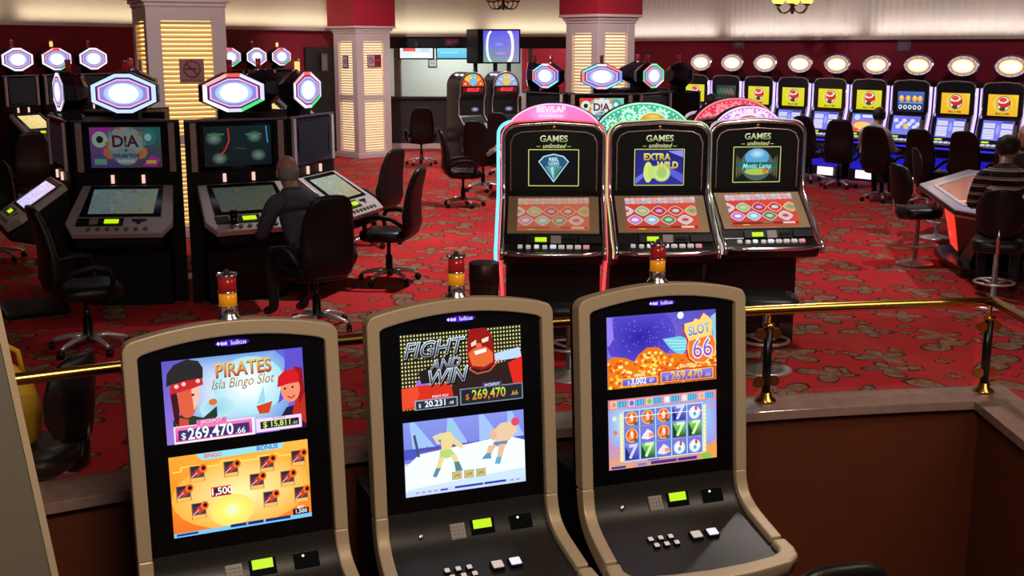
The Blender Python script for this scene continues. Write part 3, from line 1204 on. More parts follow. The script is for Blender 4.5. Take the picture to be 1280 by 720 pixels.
def fight_top(a):
    g = UV(a)
    a.bg((45, 36, 20), (30, 28, 18))
    nx, ny = 38, 20
    for i in range(nx):
        for j in range(ny):
            u, v = (i + 0.5) / nx, (j + 0.5) / ny
            a.z -= a.step
            g.rect(u - 0.006, v - 0.012, u + 0.006, v + 0.012, (222, 222, 150) if v < 0.78 else (235, 170, 60))
    g.z = 0
    a.z += a.step * 2
    g.poly([(0.75, 0.36), (0.98, 0.30), (1, 0.44), (0.78, 0.46)], (190, 215, 250))
    g.poly([(0.12, 0.62), (0.22, 0.62), (0.22, 0.68), (0.12, 0.68)], (150, 110, 225))
    g.poly([(0.14, 0.52), (0.40, 0.30), (0.40, 0.50), (0.30, 0.66), (0.16, 0.66)], (30, 28, 26))
    # masked wrestler
    g.poly([(0.40, 1), (0.41, 0.62), (0.55, 0.52), (0.72, 0.52), (0.88, 0.46), (1, 0.44), (1, 1)], (45, 30, 28))
    g.poly([(0.0, 0.72), (0.10, 0.68), (0.40, 0.68), (0.42, 0.90), (0.20, 0.96), (0.0, 0.98)], (215, 50, 30))
    g.poly([(0.0, 0.70), (0.13, 0.69), (0.14, 0.80), (0.10, 0.95), (0, 0.97)], (235, 75, 45))
    g.poly([(0.88, 0.50), (1, 0.42), (1, 0.82), (0.92, 0.78)], (225, 40, 30))
    g.poly([(0.56, 0.02), (0.60, -0.0), (0.70, 0), (0.75, 0.10), (0.77, 0.34), (0.77, 0.50), (0.66, 0.56), (0.55, 0.50), (0.54, 0.30)], (150, 22, 20))
    g.poly([(0.55, 0.32), (0.60, 0.26), (0.70, 0.25), (0.755, 0.34), (0.755, 0.46), (0.68, 0.52), (0.58, 0.49)], (228, 105, 55))
    g.poly([(0.575, 0.19), (0.62, 0.15), (0.62, 0.21), (0.58, 0.24)], (230, 225, 190))
    g.poly([(0.665, 0.15), (0.725, 0.12), (0.72, 0.18), (0.67, 0.20)], (230, 225, 190))
    g.ell(0.64, 0.23, 0.025, 0.035, (235, 110, 60))
    g.poly([(0.60, 0.30), (0.70, 0.27), (0.70, 0.32), (0.61, 0.35)], (245, 250, 255))
    g.line([(0.545, 0.52), (0.62, 0.60), (0.72, 0.58), (0.81, 0.44)], 0.018, (215, 90, 60))
    for s, u, v, z in (('FIGHT', 0.255, 0.22, 0.29), ('AND', 0.355, 0.43, 0.19), ('WIN', 0.355, 0.60, 0.27)):
        g.text(s, u + 0.008, v + 0.015, z, (10, 12, 20), shear=0.32, bold=0.05, rot=0.03, sx=0.98)
        g.text(s, u, v, z, (130, 130, 140), (225, 240, 255), shear=0.32, bold=0.03, rot=0.03, sx=0.98)
        g.text(s, u, v, z, (30, 32, 45), (95, 100, 120), shear=0.32, bold=-0.012, rot=0.03, sx=0.98)
    g.rect(0.10, 0.87, 0.45, 1.0, (150, 165, 190))
    g.rect(0.11, 0.885, 0.44, 0.99, (40, 45, 62))
    g.text('FIGHT POT', 0.31, 0.845, 0.045, (240, 245, 250), bold=0.01)
    g.text('20.231', 0.27, 0.935, 0.11, (245, 250, 255), bold=0.02)
    g.text('$', 0.14, 0.945, 0.07, (245, 250, 255))
    g.text('.48', 0.395, 0.945, 0.06, (225, 235, 245))
    g.rect(0.47, 0.78, 1.0, 1.0, (120, 135, 150))
    g.rect(0.48, 0.795, 0.99, 0.985, (32, 38, 48))
    g.rect(0.66, 0.73, 0.82, 0.80, (70, 70, 120))
    g.text('JACKPOT', 0.74, 0.765, 0.05, (245, 245, 255), bold=0.01)
    g.text('$', 0.53, 0.90, 0.10, (230, 120, 40), bold=0.01)
    g.text('269,470', 0.71, 0.885, 0.18, (215, 60, 30), (190, 235, 70), bold=0.02, sx=0.82)
    g.text('.66', 0.925, 0.91, 0.09, (225, 160, 60), bold=0.01)


def fight_ring(a):
    g = UV(a)
    a.corners((235, 245, 255), (235, 245, 255), (125, 140, 235), (130, 150, 230))
    g.rect(0, 0, 1, 0.55, (120, 125, 225), (135, 150, 232))
    for u, du in ((0.05, 0.10), (0.36, 0.06), (0.62, 0.08), (0.86, 0.08)):
        g.poly([(u, 0), (u + 0.04, 0), (u + du + 0.10, 0.36), (u + du - 0.08, 0.36)], (160, 195, 245))
    g.rect(0, 0.36, 1, 0.50, (75, 85, 190))
    for u in range(24):
        g.rect(0.1 + u * 0.028, 0.34 + 0.02 * ((u * 7) % 3), 0.105 + u * 0.028, 0.40, (55, 60, 130))
    for v, c in ((0.38, (160, 80, 150)), (0.43, (200, 110, 180)), (0.48, (130, 100, 200))):
        g.line([(0.12, v + 0.04), (0.75, v - 0.02)], 0.010, c)
    g.poly([(0, 0.60), (0.12, 0.44), (0.85, 0.33), (1, 0.42), (1, 1), (0, 1)], (240, 248, 255))
    g.poly([(0.02, 0.9), (0, 1), (1, 1), (1, 0.8)], (205, 228, 255))
    g.poly([(0.075, 0.18), (0.095, 0.17), (0.125, 0.47), (0.105, 0.48)], (65, 80, 110))
    # standing fighter in yellow
    sk = (235, 215, 150)
    g.poly([(0.30, 0.20), (0.38, 0.17), (0.41, 0.28), (0.37, 0.46), (0.30, 0.46)], sk)
    g.poly([(0.23, 0.22), (0.31, 0.18), (0.33, 0.26), (0.27, 0.28), (0.30, 0.33), (0.27, 0.34)], (225, 215, 165))
    g.poly([(0.39, 0.24), (0.48, 0.38), (0.47, 0.44), (0.38, 0.33)], sk)
    g.ell(0.385, 0.13, 0.026, 0.065, (150, 205, 215))
    g.poly([(0.29, 0.42), (0.38, 0.42), (0.41, 0.50), (0.35, 0.54), (0.28, 0.52)], (185, 215, 120))
    g.poly([(0.28, 0.50), (0.32, 0.52), (0.29, 0.66), (0.25, 0.66)], sk)
    g.poly([(0.25, 0.65), (0.29, 0.66), (0.25, 0.78), (0.22, 0.76)], (90, 145, 165))
    g.poly([(0.37, 0.50), (0.42, 0.50), (0.44, 0.62), (0.40, 0.62)], sk)
    g.poly([(0.40, 0.60), (0.44, 0.60), (0.47, 0.73), (0.41, 0.73)], (85, 130, 150))
    # bent fighter with a red head
    g.poly([(0.71, 0.28), (0.80, 0.15), (0.92, 0.14), (0.94, 0.28), (0.87, 0.40), (0.76, 0.42)], (235, 200, 165))
    g.poly([(0.73, 0.20), (0.70, 0.30), (0.73, 0.38), (0.77, 0.30)], (225, 185, 150))
    g.ell(0.925, 0.15, 0.035, 0.06, (225, 75, 110))
    g.poly([(0.73, 0.40), (0.86, 0.40), (0.84, 0.46), (0.74, 0.46)], (110, 130, 180))
    g.poly([(0.69, 0.44), (0.76, 0.44), (0.71, 0.56), (0.67, 0.55)], (230, 190, 155))
    g.poly([(0.67, 0.54), (0.71, 0.54), (0.71, 0.62), (0.63, 0.61)], (95, 150, 190))
    g.poly([(0.78, 0.44), (0.84, 0.44), (0.80, 0.62), (0.76, 0.62)], (230, 190, 155))
    g.poly([(0.755, 0.61), (0.80, 0.61), (0.785, 0.71), (0.74, 0.70)], (100, 175, 205))
    for u in (0.42, 0.52, 0.62):
        g.rect(u - 0.042, 0.735, u + 0.042, 0.845, (165, 170, 160))
        g.rect(u - 0.036, 0.75, u + 0.036, 0.83, (215, 195, 105))
        g.text('JAB', u, 0.79, 0.06, (130, 105, 40), bold=0.01)
    g.rect(0, 0.93, 1, 1.0, (200, 215, 250))
    g.rect(0.40, 0.935, 0.635, 0.965, (50, 60, 170))
    g.rect(0.645, 0.935, 0.83, 0.965, (50, 60, 170))
    g.rect(0.28, 0.945, 0.34, 0.97, (70, 80, 180))
    for u in (0.08, 0.13, 0.18, 0.23, 0.87, 0.92):
        g.rect(u, 0.95, u + 0.025, 0.965, (120, 135, 190))


def slot_top(a):
    g = UV(a)
    a.corners((150, 120, 210), (120, 95, 205), (85, 75, 190), (110, 100, 225))
    g.glow(0.30, 0.30, 0.32, 0.42, (45, 30, 165), (85, 72, 200))
    rnd = random.Random(3)
    for k in range(60):
        u, v = rnd.uniform(0.05, 0.7), rnd.uniform(0.05, 0.5)
        a.z -= a.step
        g.ell(u, v, 0.002 + 0.002 * rnd.random(), 0.005, (215, 205, 250), n=5)
    g.poly([(0, 0), (0.05, 0.02), (0.06, 0.3), (0.02, 0.4), (0, 0.4)], (150, 125, 240))
    g.poly([(0.95, 0.10), (1, 0.05), (1, 0.5), (0.97, 0.35)], (150, 200, 225))
    g.ell(0.67, 0.05, 0.03, 0.05, (225, 250, 245))
    # gold heaps
    g.poly([(0, 1), (0, 0.60), (0.06, 0.55), (0.16, 0.58), (0.24, 0.64), (0.28, 0.55), (0.36, 0.46), (0.46, 0.47), (0.54, 0.58), (0.70, 0.58), (0.75, 0.66), (1, 0.60), (1, 1)], (235, 120, 25))
    for k in range(330):
        u = rnd.uniform(0, 1)
        v = rnd.uniform(0.5, 1.0)
        top = 0.60 - 0.13 * math.exp(-((u - 0.40) / 0.1) ** 2) + (0.05 if 0.18 < u < 0.27 else 0)
        if v < top:
            continue
        a.z -= a.step * 0.9
        g.ell(u, v, 0.016, 0.022, rnd.choice([(255, 225, 90), (250, 190, 60), (235, 130, 30), (220, 80, 25), (255, 240, 150)]), n=8)
    a.z += a.step * 3
    # wing and road shield
    g.poly([(0.50, 0.36), (0.58, 0.35), (0.66, 0.34), (0.72, 0.38), (0.73, 0.52), (0.68, 0.60), (0.62, 0.57), (0.56, 0.49)], (120, 205, 225))
    for k in range(4):
        g.line([(0.52 + k * 0.03, 0.38 + k * 0.05), (0.72, 0.42 + k * 0.035)], 0.012, (185, 240, 245))
    sh = [(0.70, 0.17), (0.78, 0.15), (0.80, 0.11), (0.84, 0.13), (0.88, 0.04), (0.93, 0.10), (0.96, 0.16), (0.955, 0.34), (0.995, 0.45), (0.99, 0.62), (0.92, 0.72), (0.88, 0.76), (0.80, 0.74), (0.74, 0.66), (0.725, 0.52), (0.735, 0.40), (0.70, 0.28)]
    g.poly([(u - 0.012, v + 0.012) for u, v in sh], (190, 30, 40))
    g.poly(sh, (250, 215, 120))
    g.poly([(0.735, 0.42), (0.96, 0.36), (0.985, 0.47), (0.98, 0.61), (0.88, 0.74), (0.80, 0.72), (0.74, 0.64)], (238, 120, 50))
    g.text('SLOT', 0.835, 0.27, 0.185, (60, 110, 215), (150, 200, 245), bold=0.02, rot=0.12, sx=0.78)
    g.text('66', 0.865, 0.545, 0.36, (255, 235, 225), bold=0.05, rot=0.08, sx=0.88)
    g.text('66', 0.865, 0.545, 0.36, (150, 60, 190), (110, 135, 235), bold=0.0, rot=0.08, sx=0.88)
    g.rect(0.12, 0.865, 0.45, 0.975, (230, 190, 80))
    g.rect(0.13, 0.88, 0.44, 0.965, (90, 70, 190), (130, 110, 225))
    g.text('BONUS', 0.285, 0.835, 0.05, (255, 245, 220), bold=0.015)
    g.text('$', 0.185, 0.93, 0.07, (250, 250, 255))
    g.text('3,002', 0.275, 0.918, 0.12, (250, 250, 255), bold=0.025, sx=0.9)
    g.text('.87', 0.39, 0.925, 0.07, (250, 245, 255))
    g.rect(0.46, 0.80, 0.985, 0.985, (215, 60, 40))
    g.rect(0.475, 0.82, 0.97, 0.97, (235, 200, 90))
    g.rect(0.485, 0.83, 0.96, 0.96, (85, 75, 190), (150, 130, 230))
    g.text('JACKPOT', 0.74, 0.765, 0.06, (255, 235, 200), bold=0.015)
    g.text('$', 0.535, 0.91, 0.10, (245, 170, 70))
    g.text('269,470', 0.715, 0.895, 0.17, (225, 80, 30), (250, 230, 90), bold=0.02, sx=0.9)
    g.text('.66', 0.915, 0.915, 0.085, (250, 190, 90))


def slot_reels(a):
    g = UV(a)
    a.corners((215, 150, 160), (225, 150, 110), (120, 190, 235), (165, 150, 225))
    g.glow(0.12, 0.35, 0.14, 0.35, (165, 225, 245), (160, 165, 230))
    g.glow(0.90, 0.40, 0.14, 0.4, (140, 205, 245), (165, 150, 230))
    g.poly([(0, 0.85), (0.2, 0.82), (0.22, 1), (0, 1)], (225, 160, 130))
    g.poly([(0.85, 0.84), (1, 0.78), (1, 1), (0.84, 1)], (240, 160, 80))
    g.rect(0, 0, 1, 0.135, (232, 130, 130))
    for k in range(6):
        u = 0.02 + k * 0.162
        g.rect(u, 0.02, u + 0.15, 0.12, (225, 200, 215))
        g.rect(u + 0.06, 0.025, u + 0.145, 0.115, (85, 145, 215))
        g.ell(u + 0.03, 0.07, 0.022, 0.04, [(245, 150, 60), (110, 115, 200), (110, 205, 60), (235, 240, 240), (245, 225, 220), (240, 170, 110)][k], n=10)
        for q in range(3):
            g.rect(u + 0.07 + q * 0.025, 0.035, u + 0.078 + q * 0.025, 0.105, (60, 225, 225))
    for u in (0.115, 0.885):
        g.rect(u - 0.014, 0.20, u + 0.014, 0.90, (245, 225, 150))
        for k in range(12):
            g.ell(u, 0.23 + k * 0.057, 0.010, 0.018, (255, 245, 215), n=8)
    g.rect(0.135, 0.17, 0.865, 0.90, (110, 115, 205), (120, 125, 210))
    cols = [0.135 + k * 0.146 for k in range(6)]
    rows = [0.17, 0.41, 0.655, 0.90]
    what = [['c', 'c', 'c', 'b', 'd'], ['c', 'f', 'c', 'g', 'g'], ['b', 'g', 'f', 'd', 'd']]
    for j in range(3):
        for i in range(5):
            u0, u1, v0, v1 = cols[i] + 0.012, cols[i + 1] - 0.012, rows[j] + 0.02, rows[j + 1] - 0.02
            u, v = (u0 + u1) / 2, (v0 + v1) / 2
            w = what[j][i]
            if w == 'c':
                g.ell(u, v, 0.055, 0.10, (250, 190, 80))
                g.ell(u, v, 0.046, 0.085, (225, 85, 40))
                g.ell(u, v - 0.01, 0.016, 0.06, (250, 225, 190))
                g.ell(u - 0.02, v + 0.03, 0.016, 0.03, (245, 150, 80))
                g.rect(u + 0.02, v + 0.05, u + 0.05, v + 0.095, (50, 110, 70))
            elif w in 'bg':
                g.rect(u0, v0, u1, v1, (45, 60, 165) if w == 'b' else (25, 80, 40), (120, 125, 215) if w == 'b' else (130, 215, 100))
                g.poly([(u0, v0), (u0 + 0.05, v1 - 0.02), (u0, v1)], (35, 45, 120) if w == 'b' else (20, 70, 35))
                g.text('7', u, v - 0.005, 0.27, (215, 210, 250) if w == 'b' else (215, 250, 190), bold=0.03, shear=0.1)
            elif w == 'f':
                g.poly([(u0, v + 0.06), (u0 + 0.02, v), (u, v - 0.07), (u1 - 0.02, v - 0.02), (u1, v + 0.05), (u, v + 0.085)], (240, 225, 240))
                g.poly([(u + 0.01, v - 0.01), (u1 - 0.005, v), (u1 - 0.005, v + 0.045), (u + 0.01, v + 0.05)], (240, 150, 90))
            else:
                g.ell(u, v + 0.01, 0.053, 0.095, (215, 235, 245))
                g.ell(u, v + 0.01, 0.036, 0.06, (240, 250, 240))
                g.ell(u, v + 0.03, 0.016, 0.03, (110, 160, 215))
                g.ell(u + 0.012, v - 0.05, 0.012, 0.04, (225, 70, 60))
    for k in range(6):
        g.line([(cols[k], 0.17), (cols[k], 0.90)], 0.012, (190, 245, 250))
    for r in rows:
        g.line([(0.135, r), (0.865, r)], 0.012, (190, 245, 250) if r in (rows[0], rows[3]) else (140, 150, 225))
    g.line([(0.135, 0.265), (0.55, 0.265), (0.865, 0.28)], 0.010, (230, 250, 255))
    for u, v, c in ((0.055, 0.27, (225, 235, 200)), (0.06, 0.47, (240, 120, 90)), (0.95, 0.22, (225, 150, 170))):
        g.ell(u, v, 0.02, 0.035, c, n=10)
    g.ell(0.90, 0.955, 0.055, 0.045, (130, 195, 90))
    g.rect(0.02, 0.955, 0.15, 0.99, (50, 60, 160))
    g.rect(0.38, 0.94, 0.62, 0.985, (75, 45, 135))
    g.rect(0.63, 0.94, 0.81, 0.985, (75, 45, 135))
    g.rect(0.26, 0.95, 0.34, 0.985, (110, 120, 190))
    g.rect(0.35, 0.91, 0.46, 0.925, (60, 60, 150))


def logo_art(a):
    g = UV(a)
    a.ell(0, 0, a.w * 0.5, a.h * 0.5, (20, 4, 60))
    a.ell(0, 0, a.w * 0.47, a.h * 0.40, (70, 20, 190))
    g.poly([(0.06, 0.5), (0.11, 0.25), (0.16, 0.5), (0.11, 0.75)], (240, 225, 255))
    for k in range(3):
        g.rect(0.18 + k * 0.06, 0.32 + 0.06 * (k % 2), 0.225 + k * 0.06, 0.72, (240, 225, 255))
    g.text('ludicus', 0.67, 0.50, 0.80, (235, 225, 255), bold=0.012, sx=0.88)


DP = [(0.0, 1.05), (-0.015, 0.985), (-0.048, 0.93), (-0.105, 0.889), (-0.18, 0.86), (-0.26, 0.836), (-0.34, 0.815), (-0.46, 0.787)]
DPD = catmull([V2(*p) for p in DP], 6)
_al = [0.0]
for p, q in zip(DPD[:-1], DPD[1:]):
    _al.append(_al[-1] + (q - p).length)


def deck_at(x, s):
    k = 0
    while k < len(_al) - 2 and _al[k + 1] < s:
        k += 1
    t = (s - _al[k]) / (_al[k + 1] - _al[k])
    p = DPD[k].lerp(DPD[k + 1], t)
    u = (DPD[k] - DPD[k + 1]).normalized()
    ex, ey = Vector((1, 0, 0)), Vector((0, u.x, u.y))
    ez = ex.cross(ey)
    M = Matrix((ex, ey, ez)).transposed().to_4x4()
    M.translation = Vector((x, p.x, p.y)) + ez * 0.002
    return M


def flare(s):
    t = min(1.0, s / 0.45)
    return 0.016 * t * t * (3 - 2 * t)


FRW, FRH = 0.40, 0.872


def arch_out(w, h, sag, c, n=28):
    pts = [(-w, 0.0), (-w, (h - sag - c) * 0.5)]
    for k in range(n + 1):
        u = -1 + 2 * k / n
        u = math.copysign(1 - (1 - abs(u)) ** 1.7, u)
        pts.append((w * u, h - sag * u * u - c * abs(u) ** 44))
    return pts + [(w, (h - sag - c) * 0.5), (w, 0.0)]


def front_machine(label, loc, rz, top, low, hidden_sides=False):
    t = thing('slot_machine', label, 'slot machine', loc, rz, 'front slot machines with tan arched frames')
    PM = T(0, 0, 1.05) @ RX(-5)
    outer, inner = arch_out(FRW, FRH, 0.052, 0.034), arch_out(FRW - 0.052, FRH - 0.056, 0.046, 0.010)
    # cabinet
    b = B()
    b.prism(arch_out(FRW - 0.02, FRH - 0.02, 0.052, 0.034), 'xz', 0.03, 0.13, M=PM)
    b.prism(arch_out(FRW - 0.13, FRH - 0.06, 0.05, 0.034), 'xz', 0.13, 0.36, M=PM)
    b.prism([(-0.22, 0.0), (-0.22, 0.74), (-0.05, 0.84), (0.0, 1.0), (0.02, 1.06), (0.46, 1.06), (0.46, 0.0)], 'yz', -0.365, 0.365)
    obj('cabinet', b, black_satin, t, bevel=0.006)
    b = B()
    b.band(outer, inner, -0.03, 0.05, M=PM)
    obj('frame', b, tan, t, bevel=0.012, seg=3)
    b = B()
    b.prism(inner, 'xz', 0.0, 0.02, M=PM)
    obj('front_glass', b, black_glass, t)
    # sweeping side arms, deck and front lip
    for sx in (-1, 1):
        b = B()
        rings = []
        for k in range(0, 37):
            s = _al[k]
            if s > 0.425:
                break
            M = deck_at(0, s)
            f = flare(s)
            x1, x0 = FRW + f, FRW - 0.054 + f * 0.92
            rings.append([M @ Vector((sx * x0, 0, -0.05)), M @ Vector((sx * x1, 0, -0.05)), M @ Vector((sx * x1, 0, 0.028)), M @ Vector((sx * x0, 0, 0.028))])
        b.loft(rings, True, True, 0, False)
        obj('frame_arm', b, tan, t, bevel=0.008)
    b = B()
    rings = []
    for k in range(len(DPD)):
        M = deck_at(0, _al[k])
        w = FRW - 0.045 + flare(_al[k]) * 0.9
        rings.append([M @ Vector((-w, 0, -0.04)), M @ Vector((w, 0, -0.04)), M @ Vector((w, 0, 0)), M @ Vector((-w, 0, 0))])
    b.loft(rings, True, True, 0, False)
    obj('button_deck', b, mat_deck, t)
    M = deck_at(0, 0.43)
    q = M.translation
    lo = [(-0.458, 0.0), (-0.468, 0.07), (-0.455, 0.12), (-0.40, 0.152), (-0.2, 0.178), (0, 0.186), (0.2, 0.178), (0.40, 0.152), (0.455, 0.12), (0.468, 0.07), (0.458, 0.0)]
    li = [(-0.388, 0.0), (-0.392, 0.05), (-0.375, 0.08), (-0.33, 0.098), (-0.18, 0.115), (0, 0.122), (0.18, 0.115), (0.33, 0.098), (0.375, 0.08), (0.392, 0.05), (0.388, 0.0)]
    lo = [(x * 0.918, z) for x, z in lo]
    li = [(x * 0.918, z) for x, z in li]
    b = B()
    LM = M @ Matrix(((1, 0, 0, 0), (0, 0, -1, 0), (0, 1, 0, 0), (0, 0, 0, 1)))
    b.band(lo, li, -0.05, 0.028, M=LM)
    obj('front_lip', b, tan, t, bevel=0.010)
    b = B()
    b.prism([(x, -z) for x, z in lo[1:-1]], 'xy', -0.045, 0.0, M=M)
    obj('deck_edge', b, mat_deck, t)
    # pictures
    if top:
        SW = 0.525
        a = Art(SW, 0.315)
        top(a)
        a.obj('upper_screen', SCR, t, PM @ T(0, -0.003, 0.582))
        a = Art(SW, 0.31)
        low(a)
        a.obj('lower_screen', SCR, t, PM @ T(0, -0.003, 0.222))
        a = Art(0.135, 0.030)
        logo_art(a)
        a.obj('logo_plate', SCR, t, PM @ T(0.0, -0.003, 0.785))
    # beacon
    bx = T(0, 0.115, 1.05 + FRH * cos(radians(5)) - 0.006)
    b = B()
    b.lathe([(0.046, 0), (0.046, 0.008), (0.036, 0.016), (0.034, 0.05), (0.038, 0.054)], seg=20, M=bx)
    bc = obj('beacon', b, chrome, t)
    b = B()
    b.lathe([(0.0335, 0.052), (0.0335, 0.106)], seg=20, M=bx)
    obj('amber_lens', b, amber_lens, bc)
    b = B()
    b.lathe([(0.036, 0.104), (0.036, 0.110)], seg=20, M=bx)
    obj('chrome_ring', b, chrome, bc)
    b = B()
    b.lathe([(0.036, 0.164), (0.037, 0.172), (0.030, 0.176), (0.012, 0.178), (0.008, 0.19), (0.004, 0.192)], seg=20, M=bx)
    for k in range(8):
        aa = k * pi / 4
        b.box((0.034 * cos(aa), 0.034 * sin(aa), 0.172), (0.010, 0.010, 0.012), M=bx)
    obj('chrome_cap', b, chrome, bc)
    b = B()
    b.lathe([(0.0335, 0.108), (0.0335, 0.166)], seg=20, M=bx)
    obj('red_lens', b, red_lens, bc)
    # deck fittings
    M = deck_at(-0.055, 0.105)
    b = B()
    b.box((0, 0, 0.004), (0.064, 0.064, 0.008), M=M)
    for i in range(4):
        for j in range(4):
            b.box((-0.0225 + i * 0.015, -0.0225 + j * 0.015, 0.009), (0.011, 0.011, 0.006), M=M)
    obj('keypad', b, grey, t)
    M = deck_at(0.055, 0.098)
    b = B()
    b.box((0, -0.012, 0.002), (0.105, 0.085, 0.006), M=M)
    hd = obj('display_housing', b, black_glass, t)
    b = B()
    b.box((0, 0.010, 0.006), (0.080, 0.036, 0.004), M=M)
    obj('lcd_display', b, lcd_green, hd)
    M = deck_at(-0.215, 0.105)
    b = B()
    b.lathe([(0.013, 0), (0.013, 0.006), (0.008, 0.010), (0.003, 0.011)], seg=14, M=M)
    obj('key_lock', b, chrome, t)
    M = deck_at(0.225, 0.095)
    b = B()
    b.box((0, -0.008, 0.004), (0.10, 0.060, 0.010), M=M)
    cr = obj('card_reader', b, black_glass, t)
    b = B()
    b.ball((-0.012, 0.010, 0.010), 0.0045, M=M)
    obj('led', b, glow_led, cr)
    for j, s in enumerate((0.30, 0.342)):
        for i in range(3):
            M = deck_at(-0.155 + i * 0.047 + j * 0.010, s)
            b = B()
            b.box((0, 0, 0.006), (0.026, 0.026, 0.014), M=M)
            bb = obj('bet_button', b, black_satin, t, bevel=0.003)
            b = B()
            b.box((0, 0, 0.014), (0.021, 0.021, 0.006), M=M)
            obj('button_cap', b, white_cap, bb, bevel=0.002)
    for i, s in ((0, 0.315), (1, 0.313)):
        M = deck_at(0.055 + i * 0.078, s)
        b = B()
        b.box((0, 0, 0.007), (0.056, 0.050, 0.016), M=M)
        bb = obj('play_button', b, black_satin, t, bevel=0.004)
        b = B()
        b.box((0, 0, 0.017), (0.046, 0.040, 0.008), M=M)
        obj('button_cap', b, white_cap if i == 0 else lit_cap, bb, bevel=0.004)
    return t


mat_deck = mat('deck_black', (0.014, 0.012, 0.010, 1), 0.38, spec=0.5)
glow_led = glow('led_green', (0.5, 1.0, 0.35, 1), 3.0)
white_cap = mat('pale_button', (0.6, 0.5, 0.46, 1), 0.35, emit=(0.8, 0.72, 0.68, 1), es=0.35)
lit_cap = mat('lit_button', (0.7, 0.7, 0.8, 1), 0.35, emit=(0.78, 0.78, 1.0, 1), es=0.6)
LF = -0.62
FM = [((-1.025, 4.17), 24, pirates_top, cannon_board, 'tan framed slot machine with the pirate screen over orange cannon cards'),
      ((-0.187, 4.56), 21, fight_top, fight_ring, 'tan framed slot machine showing FIGHT AND WIN over a wrestling ring'),
      ((0.672, 4.86), 19, slot_top, slot_reels, 'tan framed slot machine showing SLOT 66 over a grid of reels')]
for (x, y), yaw, tp, lw_, lab in FM:
    front_machine(lab, (x, y, LF), radians(yaw), tp, lw_)
# tall cabinet at the left edge, seen from its side
kc = thing('tall_cabinet', 'tall grey-tan cabinet side with a pale slanting edge at the left picture edge', 'cabinet', (-1.228, 2.94, LF), radians(118))
b = B()
prof = [(-0.02, 0.0), (-0.02, 1.0), (0.16, 2.62), (0.60, 2.62), (0.60, 0.0)]
b.prism(prof, 'yz', -0.325, 0.325)
obj('body', b, black_satin, kc, bevel=0.01)
for sx in (-1, 1):
    b = B()
    b.prism([(y, z + 0.004) for y, z in prof], 'yz', sx * 0.335 - 0.012, sx * 0.335 + 0.012)
    obj('side_panel', b, mat('grey_tan_panel', (0.13, 0.115, 0.085, 1), 0.55, var=0.08, scale=9), kc, bevel=0.003)
    b = B()
    b.loft([[(sx * 0.350, y - 0.014, z), (sx * 0.328, y - 0.014, z), (sx * 0.328, y + 0.002, z), (sx * 0.350, y + 0.002, z)] for y, z in ((-0.02, 0.0), (-0.02, 1.0), (0.16, 2.62))], True, True, 0, False)
    obj('edge_trim', b, tan, kc)
b = B()
b.prism([(-0.30, 1.30), (0.30, 1.30), (0.30, 2.45), (-0.30, 2.45)], 'xz', 0.0, 0.02, M=T(0, -0.125, 0) @ T(0, 0, 0) @ Matrix(((1, 0, 0, 0), (0, 1, 0.111, -0.012), (0, 0, 1, 0), (0, 0, 0, 1))))
obj('front_glass', b, black_glass, kc)
# ================================================================== machines with arched toppers ("games" bank)
GLOWS = {}


def neon(name, c, s):
    if name not in GLOWS:
        GLOWS[name] = glow('neon_' + name, rgb(*c), s)
    return GLOWS[name]


N_RED = neon('red', (255, 70, 80), 1.3)
N_CYAN = neon('cyan', (120, 215, 255), 1.3)
N_GREEN = neon('pale_green', (190, 225, 150), 0.9)
N_PINK = neon('pink', (215, 185, 215), 0.8)
N_LILAC = neon('lilac', (185, 165, 255), 1.8)
N_BLUE = neon('blue', (40, 40, 255), 1.6)
N_WHITE = neon('white', (240, 225, 255), 1.5)


def dome_points(a, bq, n=24):
    return [(a * cos(pi * k / n), bq * sin(pi * k / n)) for k in range(n + 1)]


